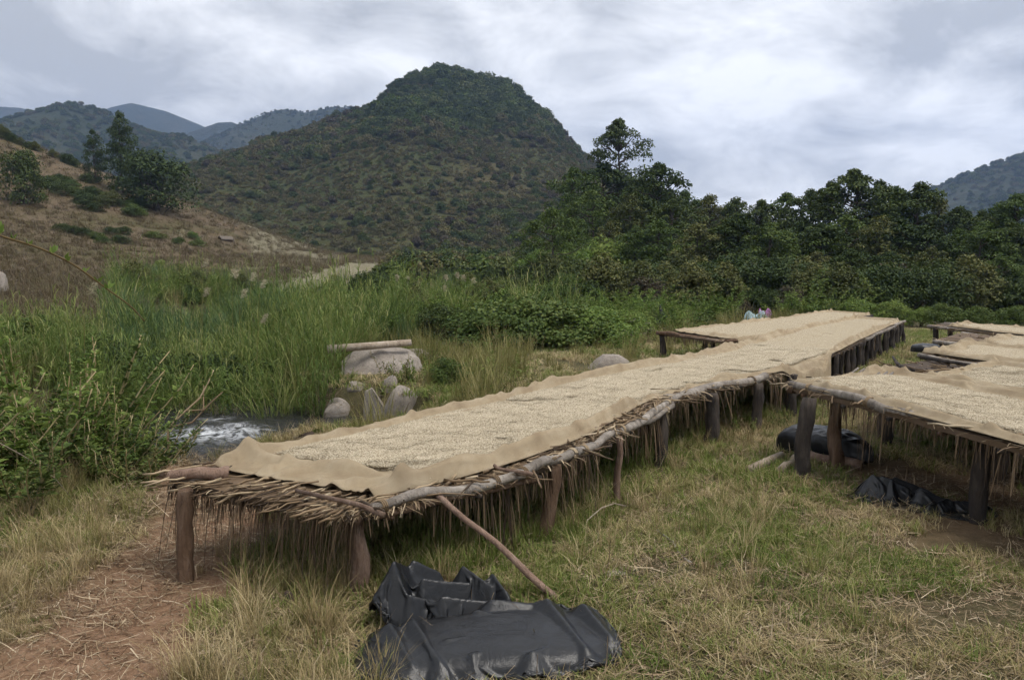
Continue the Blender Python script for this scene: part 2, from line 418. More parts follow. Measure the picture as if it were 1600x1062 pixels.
def water_mat():
    t = NT('stream_water'); v = t.pos((1, 1, 1))
    n = t.noise(v, 3.2, 5, 0.6, 1.0); f = t.noise(v, 11, 4, 0.6, 0.6)
    fm = t.math('MULTIPLY', t.attr('foam'), t.math('ADD', t.math('MULTIPLY', t.noise(v, 3.5, 8, 0.72, 1.2), 3.0), -1.1), True)
    fm2 = t.ramp(fm, [(0.12, (0, 0, 0)), (0.75, (1, 1, 1))])
    t.col(t.mix(fm2, (0.022, 0.022, 0.02), (0.62, 0.64, 0.66)))
    t.l(t.math('ADD', t.math('MULTIPLY', fm2, 0.5), 0.1), t.b.inputs['Roughness'])
    t.b.inputs['IOR'].default_value = 1.33
    t.bump(t.math('ADD', t.math('MULTIPLY', n, 1.0), t.math('MULTIPLY', f, 0.45)), 0.16, 1.0)
    return t.m
M['water'] = water_mat()
def flat_mat(name, c, rough=0.8):
    t = NT(name); v = t.coord('Object'); n = t.noise(v, 12, 5, 0.65)
    t.col(t.ramp(n, [(0.3, tuple(x * 0.7 for x in c)), (0.7, c)])); t.rough(rough, 0.3); t.bump(n, 0.02, 0.5); return t.m

# ------------------------------------------------------------------ scattering of what nobody could count
def scatter(name, meshes, P, rotz, scale, idx, tilt=None, **k):
    """ONE object: copies of the given meshes on points (geometry nodes)"""
    n = len(P)
    me = bpy.data.meshes.new(name)
    me.vertices.add(n); me.vertices.foreach_set('co', np.asarray(P, np.float32).ravel())
    R = np.zeros((n, 3), np.float32); R[:, 2] = rotz
    if tilt is not None: R[:, :2] = tilt
    S = np.asarray(scale, np.float32)
    if S.ndim == 1: S = np.repeat(S[:, None], 3, 1)
    a = me.attributes.new('rot', 'FLOAT_VECTOR', 'POINT'); a.data.foreach_set('vector', R.ravel())
    a = me.attributes.new('scl', 'FLOAT_VECTOR', 'POINT'); a.data.foreach_set('vector', S.astype(np.float32).ravel())
    a = me.attributes.new('idx', 'INT', 'POINT'); a.data.foreach_set('value', np.asarray(idx, np.int32))
    g = bpy.data.node_groups.new(name + '_scatter', 'GeometryNodeTree')
    g.interface.new_socket('Geometry', in_out='INPUT', socket_type='NodeSocketGeometry')
    g.interface.new_socket('Geometry', in_out='OUTPUT', socket_type='NodeSocketGeometry')
    gi = g.nodes.new('NodeGroupInput'); go = g.nodes.new('NodeGroupOutput')
    ci = bpy.data.collections.new(name + '_pieces')
    for i, m in enumerate(meshes):
        ci.objects.link(bpy.data.objects.new('%s_piece_%02d' % (name, i), m))
    cn = g.nodes.new('GeometryNodeCollectionInfo'); cn.inputs[0].default_value = ci
    cn.inputs['Separate Children'].default_value = True; cn.inputs['Reset Children'].default_value = True
    ip = g.nodes.new('GeometryNodeInstanceOnPoints')
    def na(nm, ty):
        x = g.nodes.new('GeometryNodeInputNamedAttribute'); x.data_type = ty; x.inputs[0].default_value = nm
        return x.outputs['Attribute']
    g.links.new(gi.outputs[0], ip.inputs['Points']); g.links.new(cn.outputs[0], ip.inputs['Instance'])
    ip.inputs['Pick Instance'].default_value = True
    g.links.new(na('idx', 'INT'), ip.inputs['Instance Index'])
    g.links.new(na('rot', 'FLOAT_VECTOR'), ip.inputs['Rotation'])
    g.links.new(na('scl', 'FLOAT_VECTOR'), ip.inputs['Scale'])
    g.links.new(ip.outputs[0], go.inputs[0])
    o = add(name, me, **k)
    md = o.modifiers.new('scatter', 'NODES'); md.node_group = g
    return o

# ================================================================== terrain
STREAM = np.array([(-30, 4.5), (-16, 8.2), (-9.5, 10.2), (-6.4, 11.5), (-5.0, 12.5), (-5.7, 14.6), (-7.6, 18), (-10.5, 24), (-13, 35), (-13, 60), (-15, 90)], float)
POOL = np.array([(-5.0, 12.2), (-3.0, 12.2)], float)
def seg_dist(x, y, P):
    x = np.asarray(x, float); y = np.asarray(y, float); best = np.full(x.shape, 1e9)
    for a, b in zip(P[:-1], P[1:]):
        d = b - a; t = np.clip(((x - a[0]) * d[0] + (y - a[1]) * d[1]) / (d @ d), 0, 1)
        best = np.minimum(best, np.hypot(x - a[0] - t * d[0], y - a[1] - t * d[1]))
    return np.minimum(best, seg_dist(x, y, POOL) + .35) if P is STREAM else best
WATER_Z = -0.52
PATH = np.array([(-2.3, 1.5), (-2.15, 3.2), (-2.2, 4.3), (-2.35, 5.3), (-2.45, 6.2), (-2.9, 7.4), (-3.6, 9.0)], float)
FIELD_X = np.array([-400, -160, -72, -58.6, -47, -36, -29, -17, -8, 0], float)
FIELD_Z = np.array([62, 44, 21.3, 15.6, 11.8, 7.9, 5.3, 3.6, 1.5, 0.0], float)
def field_z(x, y):                 # the dry hillside on the far bank
    zr = np.interp(x, FIELD_X, FIELD_Z)
    up = sstep(16, 112, y) * 0.55 + np.clip((y - 16) / 96, 0, 1) * 0.45
    back = 1 - sstep(118, 190, y)
    return zr * up * back
def G(x, y):
    x = np.asarray(x, float); y = np.asarray(y, float)
    f_ = field_z(x, y); rise = 0.048 * np.clip(y - 48, 0, 140)
    z = np.maximum(f_, rise) + 0.25 * np.exp(-((f_ - rise) / .6) ** 2) * sstep(48, 70, y)
    z = z + 0.05 * fbm(x * 0.6, y * 0.6, 3, 3) * np.exp(-np.hypot(x, y) / 40) + 0.02 * fbm(x * 3, y * 3, 5, 2) * np.exp(-np.hypot(x, y) / 40)
    z = z + 0.5 * fbm(x * 0.07, y * 0.07, 8, 3) * sstep(18, 60, np.hypot(x, y))
    d = seg_dist(x, y, STREAM)
    near = sstep(-0.4, 0.4, (x - np.interp(y, STREAM[:, 1], STREAM[:, 0]))) * (1 - sstep(12.5, 14.5, y)) * (1 - sstep(-3.6, -2.4, x))
    z = z - 0.95 * (1 - sstep(1.1, 2.6 + 2.2 * near, d)) * (1 - sstep(60, 100, y))
    # left bank hummock, worn path
    z = z + 0.22 * np.exp(-((x + 5.2) / 1.6) ** 2 - ((y - 7.2) / 1.5) ** 2)
    z = z - 0.05 * (1 - sstep(0.15, 0.55, seg_dist(x, y, PATH)))
    return z
def Gs(x, y): return float(G(np.array([x]), np.array([y]))[0])
def sinh_axis(n, a, b, c):
    s = np.linspace(-1, 1, n); return c + a * np.sinh(b * s)
gx = sinh_axis(420, 4.0, 7.1, -0.5); gy = sinh_axis(420, 4.0, 7.1, 7.0)
X, Y = np.meshgrid(gx, gy, indexing='xy')
Z = G(X, Y)
def grid_faces(nx, ny):
    i, j = np.meshgrid(np.arange(nx - 1), np.arange(ny - 1), indexing='xy')
    a = j * nx + i
    return np.stack([a, a + 1, a + nx + 1, a + nx], -1).reshape(-1, 4)
pd = seg_dist(X, Y, PATH) + 0.22 * fbm(X * 2, Y * 2, 21, 3)
dirt = 1 - sstep(0.36, 0.72, pd)
dirt = np.maximum(dirt, 0.8 * np.exp(-(((X - 4.1) / 1.3) ** 2 + ((Y - 6.9) / 1.6) ** 2)))
dirt = np.maximum(dirt, 0.55 * (1 - sstep(0.4, 1.2, np.hypot((X - 1.6) / 2.2, (Y - 14.2) / 0.7))))
bank = (1 - sstep(1.3, 2.3, seg_dist(X, Y, STREAM))) * (Y < 100)
add('ground', mesh('ground', np.stack([X, Y, Z], -1).reshape(-1, 3), grid_faces(420, 420), [M['ground']], smooth=True, attr={'dirt': dirt, 'bank': bank}), kind='structure')

# dry field laid over the ground of the far bank
def sheet(name, xs, ys, fz, mat, mask=None, attr=None, **k):
    X, Y = np.meshgrid(xs, ys, indexing='xy'); Z = fz(X, Y)
    F = grid_faces(len(xs), len(ys))
    if mask is not None:
        m = mask(X, Y).ravel(); F = F[m[F].all(1)]
    at = {a: f(X, Y) for a, f in attr.items()} if attr else None
    return add(name, mesh(name, np.stack([X, Y, Z], -1).reshape(-1, 3), F, [mat], smooth=True, attr=at), **k)
fx = np.linspace(-130, -4, 320); fy = np.linspace(19, 190, 240)
PALE = lambda x, y: (x > -36 + 0.0 * y) & (y > 62) & (y < 150)
def field_w(x, y):                 # how far inside the dry field (0 at its border, where the sheet dives under the ground)
    e = np.minimum(seg_dist(x, y, STREAM) - 3.2, (-8 - 0.06 * y + 2.5 * vnoise(y * 0.2, x * 0.1, 4)) - x)
    e2 = np.where(y > 50, (-.335 + .02 * vnoise(y * 0.15, x * 0.1, 9) - x / y) * 60 + 9 * sstep(58, 50, y), 9)
    return np.minimum(e, e2)
def stubble_w(x, y): return np.minimum(np.minimum((x / y + .36 + .02 * vnoise(y * .15, x * .1, 9)) * 60, -13 + 2.0 * vnoise(y * 0.2, x * 0.1, 4) - x), (y - 50) * .3)
def lay_z(w): return lambda x, y: G(x, y) + np.where(w(x, y) > 0, 0.05 + 0.0025 * y, 0) + np.clip(w(x, y), -1, 0) * .8
sheet('dry_field', fx, fy, lay_z(field_w), M['field'], lambda x, y: field_w(x, y) > -2, kind='structure')
sheet('stubble_field', np.linspace(-50, -8, 110), np.linspace(46, 160, 140), lambda x, y: lay_z(stubble_w)(x, y) - .04, M['field_pale'], lambda x, y: stubble_w(x, y) > -2, kind='structure')

# stream
wx = np.linspace(-12.5, 1, 150); wy = np.linspace(6, 34, 240)
def foam_at(x, y):
    f = np.exp(-((x + 4.7) / 0.8) ** 2 - ((y - 12.3) / 0.8) ** 2) * 1.1
    f = np.maximum(f, 0.5 * np.exp(-((x + 5.2) / 0.5) ** 2 - ((y - 13.7) / 0.8) ** 2))
    f = np.maximum(f, 0.3 * np.exp(-((x + 6.0) / 1.0) ** 2 - ((y - 11.6) / 0.5) ** 2))
    return f
sheet('stream_water', wx, wy, lambda x, y: WATER_Z + 0.045 * fbm(x * 1.6, y * 1.6, 31, 4) + foam_at(x, y) * (0.05 + 0.12 * fbm(x * 4, y * 4, 33, 3)), M['water'],
      lambda x, y: seg_dist(x, y, STREAM) < 2.4, {'foam': foam_at}, kind='structure')

# ---------------------------------------------------------------- hills
def ridge_from(pix, dist):
    """survey of a skyline: world x and z of the crest at a given distance"""
    p = np.array([at_d(u, v, dist) for u, v in pix]); return p[:, 0], p[:, 2]
HC_D = 380.0
hcx, hcz = ridge_from([(-100, 330), (100, 300), (275, 272), (350, 246), (420, 238), (480, 214), (560, 188), (600, 168), (622, 142), (650, 124), (690, 110), (720, 116), (745, 128), (790, 138), (820, 156), (850, 178), (880, 206), (910, 236), (940, 254), (970, 274), (1010, 300), (1100, 335), (1250, 370), (1450, 395)], HC_D)
def hill_c(x, y):
    zr = np.interp(x * HC_D / (HC_D + 0 * y), hcx, hcz) + 3.2 * fbm(x * 0.05, y * 0.05, 41, 4)
    yr = HC_D + 22 * vnoise(x * 0.012, x * 0, 43)
    yb = 150 + 18 * vnoise(x * 0.02, x * 0 + 4, 44)
    t = np.clip((y - yb) / (yr - yb), 0, 1)
    front = t ** 1.12
    back = 1 - sstep(yr, yr + 170, y) * 1.0
    gul = np.sin(t * PI) * (6.5 * fbm(x * 0.03 + y * 0.008, y * 0.012, 45, 4))
    z = 4 + (zr - 4) * np.where(y < yr, front, back) + gul
    return np.where(y < yb - 4, -3, z + .9 * fbm(x * .22, y * .22, 47, 2))
sheet('scrub_hill', np.linspace(-330, 250, 240), np.linspace(140, 560, 190), hill_c, M['hill'], kind='structure')
FAR = {}
def far_hill(name, pix, dist, depth, seed, amp, mat='far_hill', res=200):
    xs, zs = ridge_from(pix, dist)
    def fz(x, y):
        zr = np.interp(x, xs, zs)
        t = np.clip((y - (dist - depth)) / depth, 0, 1)
        front = t ** 1.15; back = 1 - sstep(dist, dist + depth, y)
        z = zr * np.where(y < dist, front, back)
        ridge = 1 - np.abs(fbm(x * 3.5 / depth + y * 1.2 / depth, y * 1.0 / depth, seed, 4)) * 2.2
        return z + amp * np.sin(t * PI) * (ridge - 0.6) - 6
    o = sheet(name, np.linspace(xs.min(), xs.max(), res), np.linspace(dist - depth, dist + depth * 0.9, 120), fz, M[mat], kind='structure')
    FAR[name] = (fz, xs.min(), xs.max(), dist, depth)
    return o
far_hill('wooded_hill', [(-420, 260), (-200, 215), (-60, 190), (0, 182), (40, 167), (90, 155), (118, 151), (150, 159), (180, 176), (215, 190), (250, 201), (286, 203), (315, 215), (345, 232), (420, 262), (520, 300), (640, 350)], 720, 380, 61, 26)
far_hill('blue_mountain', [(-700, 190), (-300, 160), (-100, 166), (0, 162), (32, 164), (100, 186), (150, 172), (172, 163), (204, 156), (258, 169), (308, 189), (400, 230), (600, 300)], 1750, 500, 62, 45)
far_hill('small_blue_hill', [(150, 290), (240, 235), (297, 201), (340, 186), (361, 185), (400, 200), (480, 250)], 1400, 250, 63, 24)
far_hill('long_ridge', [(180, 300), (260, 245), (330, 208), (394, 179), (420, 168), (444, 164), (476, 169), (505, 163), (530, 160), (560, 162), (640, 170), (800, 230), (1000, 330)], 1120, 420, 64, 36)
far_hill('slope_beyond_forest', [(1180, 400), (1300, 350), (1400, 310), (1440, 294), (1480, 278), (1520, 260), (1560, 246), (1600, 233), (1700, 195), (1900, 140), (2200, 160)], 800, 420, 65, 26)

# ================================================================== drying tables
class Bed:
    """a drying table top: two edges surveyed on the ground plan, s along, t across (0 = far edge, 1 = near edge)"""
    def __init__(s, L, R, n=240):
        s.E = []
        for P in (L, R):
            P = np.asarray(P, float); d = np.concatenate([[0], np.cumsum(np.linalg.norm(np.diff(P, axis=0), axis=1))])
            q = np.linspace(0, d[-1], n)
            Q = np.stack([np.interp(q, d, P[:, k]) for k in range(3)], -1)
            ker = np.ones(9) / 9                                    # round the corners of the survey
            Qp = np.concatenate([np.repeat(Q[:1], 4, 0) + (np.arange(-4, 0)[:, None]) * (Q[1] - Q[0]), Q, np.repeat(Q[-1:], 4, 0) + np.arange(1, 5)[:, None] * (Q[-1] - Q[-2])])
            Q = np.stack([np.convolve(Qp[:, k], ker, 'valid') for k in range(3)], -1)
            s.E.append(Q)
        s.n = n; s.len = (np.linalg.norm(np.diff(s.E[0], axis=0), axis=1).sum() + np.linalg.norm(np.diff(s.E[1], axis=0), axis=1).sum()) / 2
        s.w = np.linalg.norm(s.E[0] - s.E[1], axis=1).mean()
        s.base = (s.E[0][0] + s.E[1][0]) / 2; s.base = np.array([s.base[0], s.base[1], 0.0])
    def pos(s, S, T, dz=0.0):
        S = np.asarray(S, float); T = np.asarray(T, float); S, T = np.broadcast_arrays(S, T)
        q = S * (s.n - 1); i = np.clip(np.floor(q).astype(int), 0, s.n - 2); f = (q - i)[..., None]
        a = s.E[0][i] * (1 - f) + s.E[0][i + 1] * f; b = s.E[1][i] * (1 - f) + s.E[1][i + 1] * f
        p = a * (1 - T[..., None]) + b * T[..., None]
        p = p.copy(); p[..., 2] += dz
        return p
    def along(s, S):
        d = s.pos(min(S + 0.01, 1.0), 0.5) - s.pos(max(S - 0.01, 0.0), 0.5); return d / np.linalg.norm(d)

STALKS = []
for k in range(6):
    m = MB(); L = 1.0
    P = log_pts((0, 0, 0), (L, 0, 0), 0.014, 6, 90 + k)
    m.put(*tube(P, np.linspace(0.0075, 0.004, 6) * (1 + 0.35 * (k % 3)), 5, 0.2, k)); STALKS.append(m.build('reed_stalk', M['straw']))
STALKS_D = []
for me in STALKS[:3]:
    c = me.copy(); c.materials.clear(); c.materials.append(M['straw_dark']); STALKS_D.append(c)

def straw_strips(P0, D, Ln, Wd, sag, r, seg=4, curl=.26):
    """limp straw: starts at P0 towards D (n,3), falls by sag"""
    n = len(P0); ts = np.linspace(0, 1, seg + 1)
    S = np.cross(D, np.array([0, 0, 1.0])); S /= np.linalg.norm(S, axis=1)[:, None] + 1e-9
    S = S + r.normal(0, 0.35, (n, 3)); curl = r.normal(0, curl, (n, 3)) * Ln[:, None]
    V = []
    for t in ts:
        c = P0 + D * (Ln * (t if True else 0))[:, None] * (1 - 0.35 * t) + curl * t * t + np.array([0, 0, -1.0]) * (sag * t ** 1.7)[:, None]
        w = (Wd * (1 - 0.6 * t))[:, None] * 0.5
        V += [c - S * w, c + S * w]
    V = np.stack(V, 1).reshape(-1, 3); o = (np.arange(n) * 2 * (seg + 1))[:, None]
    Q = np.concatenate([o + np.array([[2 * i, 2 * i + 1, 2 * i + 3, 2 * i + 2]]) for i in range(seg)])
    return V, Q

def make_table(name, label, bed, legs, rails, thatch_n, fringe_n, stalk_n, seed, fringe_zone=None, fringe_len=0.3, group=None, stalk_zone=None, dark=False, extra=None, end_frac=.16, far_t=None, ties=0):
    r = np.random.default_rng(seed)
    b = bed.base.copy(); b[2] = Gs(b[0], b[1]); T = thing(name, label, 'drying table', b, group=group)
    for k, (p, q, rad, mat) in enumerate(legs):
        add('leg', log_mesh(p, q, rad * 1.0, rad * .85, M[mat], b, 0.03, 12, 14, 0.3, seed + k, 'leg'), T)
    for k, (p, q, r0, r1, mat) in enumerate(rails):
        ro_ = add('rail', log_mesh(p, q, r0, r1, M[mat], b, 0.035, 12, 9, 0.2, seed + 50 + k, 'rail'), T)
        if k < ties:
            P_l = log_pts(p, q, 0.035, 12, seed + 50 + k)
            for f_ in (r.uniform(.08, .2), r.uniform(.75, .92)):
                i_ = int(f_ * 11); c_ = P_l[i_]; ax = P_l[i_ + 1] - P_l[i_]; ax /= np.linalg.norm(ax); e1_ = np.cross(ax, (0, 0, 1.0)); e1_ /= np.linalg.norm(e1_); e2_ = np.cross(ax, e1_); rr_t = (r0 + (r1 - r0) * f_) * 1.12 + .004
                th_ = np.linspace(0, 2 * PI * 3.3, 40); W_ = c_ + e1_ * (np.cos(th_) * rr_t)[:, None] + e2_ * (np.sin(th_) * rr_t)[:, None] + ax * np.linspace(-.02, .025, 40)[:, None]
                W_ = np.concatenate([W_, W_[-1:] + np.array([[.01, -.02, -.05], [.03, -.03, -.13]])]); m_ = MB(); m_.put(*tube(W_, .0055, 5, .2, k)); add('straw_tie', m_.build('straw_tie', M['straw'], True, b), ro_)
    # cross poles that carry the bedding
    nc = max(3, int(bed.len / 0.62))
    for k in range(nc):
        S = (k + 0.5) / nc
        p = bed.pos(S, 0.0 - 0.02 * r.random(), -0.075); q = bed.pos(S + r.normal(0, 0.004), 1.0 + 0.01 * r.random(), -0.075)
        add('cross_pole', log_mesh(p, q, 0.024, 0.02, M['wood_dark' if k % 3 else 'wood_brown'], b, 0.02, 5, 6, 0.15, seed + 100 + k, 'cross_pole'), T)
    # bedding of stalks: a bumpy mat, loose straw on it, straw hanging from it
    ns = int(bed.len / 0.06); S = np.linspace(0, 1, ns)[:, None]; Tt = np.linspace(0.01, 0.99, 26)[None]
    top = bed.pos(S, Tt) ; bot = bed.pos(S, Tt)
    top[..., 2] += -0.012 + 0.012 * fbm(S * bed.len * 14, Tt * 9, seed, 3); bot[..., 2] += -0.055 + 0.012 * fbm(S * bed.len * 9, Tt * 9, seed + 3, 2)
    top[..., :2] += 0.02 * vnoise(S * bed.len * 22, Tt * 3, seed + 4)[..., None] * np.where((Tt < 0.05) | (Tt > 0.95), 1, 0)[..., None]
    m = MB(); F = grid_faces(26, ns); m.put(top.reshape(-1, 3), F); m.put(bot.reshape(-1, 3), F[:, ::-1])
    rim = np.concatenate([np.arange(26), np.arange(1, ns) * 26 + 25, (ns - 1) * 26 + np.arange(24, -1, -1), np.arange(ns - 2, 0, -1) * 26]); nn = ns * 26
    r2 = np.roll(rim, -1); m.put(np.concatenate([top.reshape(-1, 3), bot.reshape(-1, 3)]), np.stack([rim, rim + nn, r2 + nn, r2], -1))
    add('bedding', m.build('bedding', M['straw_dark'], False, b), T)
    # loose straw, lying mostly across the table and sticking out over its edges
    n = thatch_n
    s0 = r.random(n) if far_t is None else np.where(r.random(n) < .72, far_t * r.random(n), r.random(n)); t0 = np.where((r.random(n) < 0.62), 0.80 + 0.185 * r.random(n), r.random(n))
    if stalk_zone: s0 = np.where(r.random(n) < 0.25, r.random(n) * stalk_zone, s0)
    p = bed.pos(s0, t0, 0.0); 
    al = np.stack([bed.along(a) for a in np.linspace(0, 1, 60)])[np.clip((s0 * 59).astype(int), 0, 59)]
    ac = np.stack([al[:, 1], -al[:, 0], 0 * s0], -1)
    th = r.normal(0, 0.55, n) + np.where(r.random(n) < 0.22, PI / 2, 0); D = al * np.cos(th)[:, None] + ac * np.sin(th)[:, None]; D[:, 2] = r.normal(0.02, 0.1, n)
    D *= np.where(r.random(n) < 0.5, -1, 1)[:, None]
    p[:, 2] += -0.012 + 0.02 * r.random(n) - 0.02 * (t0 < .84)
    V, Q = straw_strips(p, D, (0.1 + 0.26 * r.random(n)) * np.where(s0 < .016, .5, 1), 0.003 + 0.013 * r.random(n) ** 1.5, 0.02 + 0.03 * r.random(n), r, 3, .05)
    m = MB(); m.put(V, Q); add('loose_straw', m.build('loose_straw', M['straw'], False, b), T, kind='stuff')
    # hanging fringe
    n = fringe_n
    s0 = r.random(n) if fringe_zone is None else fringe_zone(r, n)
    s0 = np.clip(s0, 0.0, 1)
    clump = np.clip(0.5 + 0.9 * fbm(s0 * bed.len * 2.2, s0 * 0 + seed, seed, 3), 0, 1)
    t0 = np.where(r.random(n) < 0.7, 0.93 + 0.07 * r.random(n), r.random(n)); end = r.random(n) < end_frac
    s0 = np.where(end, 0.002 * r.random(n), s0); t0 = np.where(end, r.random(n), t0)
    p = bed.pos(s0, t0, -0.05)
    al = np.stack([bed.along(a) for a in np.linspace(0, 1, 60)])[np.clip((s0 * 59).astype(int), 0, 59)]; ac = np.stack([al[:, 1], -al[:, 0], 0 * s0], -1)
    D = np.where(end[:, None], -al, ac) * (0.35 + 0.5 * r.random(n))[:, None] + al * r.normal(0, 0.5, n)[:, None]; D /= np.linalg.norm(D, axis=1)[:, None]
    ln = fringe_len * (0.2 + 1.0 * r.random(n) ** 1.6) * (0.15 + 1.5 * clump ** 2)
    V, Q = straw_strips(p, D, ln * (0.06 + 0.3 * r.random(n)), 0.004 + 0.010 * r.random(n), ln, r, 5)
    zmin = G(V[:, 0], V[:, 1]) + 0.01; V[:, 2] = np.maximum(V[:, 2], zmin)
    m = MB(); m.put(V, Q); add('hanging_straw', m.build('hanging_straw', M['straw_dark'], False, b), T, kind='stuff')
    # stalks one can pick out
    for k in range(stalk_n):
        near = k % 2 == 0
        s = (r.random() * (stalk_zone or 1.0)) if near else r.random() * (far_t or 1.0) * .92
        if near:
            tt = r.random(); p = bed.pos(max(s, 0.004), tt, 0.0 + 0.04 * r.random() ** 2 - .03 * r.random()); d = -bed.along(s); ang = math.atan2(d[1], d[0]) + r.normal(0, 0.28); ln = 0.16 + 0.22 * r.random()
        else:
            tt = 0.88 + 0.1 * r.random(); p = bed.pos(s, tt, 0.012 + 0.02 * r.random()); d = bed.along(s); ang = math.atan2(d[1], d[0]) + (PI if r.random() < 0.5 else 0) + r.normal(0, 0.5); ln = 0.25 + 0.3 * r.random()
        me = (STALKS_D if r.random() < 0.3 else STALKS)[k % 3]
        add('reed_stalk', me, T, p - b, (r.random() * 6, r.normal(0.02, 0.06), ang), (ln, 1.0, 1.0))
    if extra: extra(T, b)
    return T

def cloth_height(bed, S, T, t0, t1, s0, s1, hem, seed, end_hem=0.3):
    """height of the cloth above the bed: rolled hems along the edges, soft wrinkles"""
    q = S * bed.len
    a = (T - t0) / (t1 - t0)
    w = bed.w
    m0 = 0.05 + 0.03 * vnoise(q * 0.9, q * 0 + 1, seed); m1 = 1 - (0.045 + 0.025 * vnoise(q * 1.1, q * 0 + 2, seed + 1))
    h0 = hem * (0.75 + 0.75 * fbm(q * 0.8, q * 0 + 3, seed + 2, 3)); h1 = hem * (0.6 + 0.8 * fbm(q * 0.9, q * 0 + 5, seed + 3, 3))
    z = np.maximum(h0, 0.01) * np.exp(-((a - m0) / 0.035) ** 2) + np.maximum(h1, 0.01) * np.exp(-((a - m1) / 0.03) ** 2)
    z = z + 0.6 * np.maximum(h0, 0.0) * np.exp(-((a - m0 - 0.075 - 0.03 * vnoise(q * 0.5, q * 0, seed + 9)) / 0.03) ** 2) * sstep(0, 0.5, vnoise(q * 0.35, q * 0 + 7, seed + 4))
    e0 = (S - s0) * bed.len; e1 = (s1 - S) * bed.len
    z = z + hem * 0.9 * np.exp(-((e0 - end_hem + 0.08 * vnoise(a * 4, q * 0, seed + 5)) / 0.07) ** 2) * (0.6 + 0.6 * vnoise(a * 5, q * 0 + 4, seed + 6))
    z = z + hem * 0.7 * np.exp(-((e1 - 0.15) / 0.08) ** 2)
    edge = np.maximum(1 - sstep(0.0, 0.2, a), 1 - sstep(0.0, 0.18, 1 - a)); edge = np.maximum(edge, 1 - sstep(0.15, 0.5, e0))
    z = z + edge * (0.02 * fbm(q * 3.5, a * 8, seed + 7, 3) + 0.05 * np.maximum(0, 1 - np.abs(fbm(q * 1.3 + a * 3, a * 5 - q * 0.8, seed + 8, 2)) * 7) + 0.014 * np.maximum(0, 1 - np.abs(fbm(q * 3.1 - a * 4, a * 7 + q, seed + 10, 2)) * 8))
    z = z * sstep(0.0, 0.05, a) * sstep(0.0, 0.05, 1 - a) * (.25 + .75 * sstep(0, .06, e0))
    return 0.022 + np.maximum(z, -0.006), edge

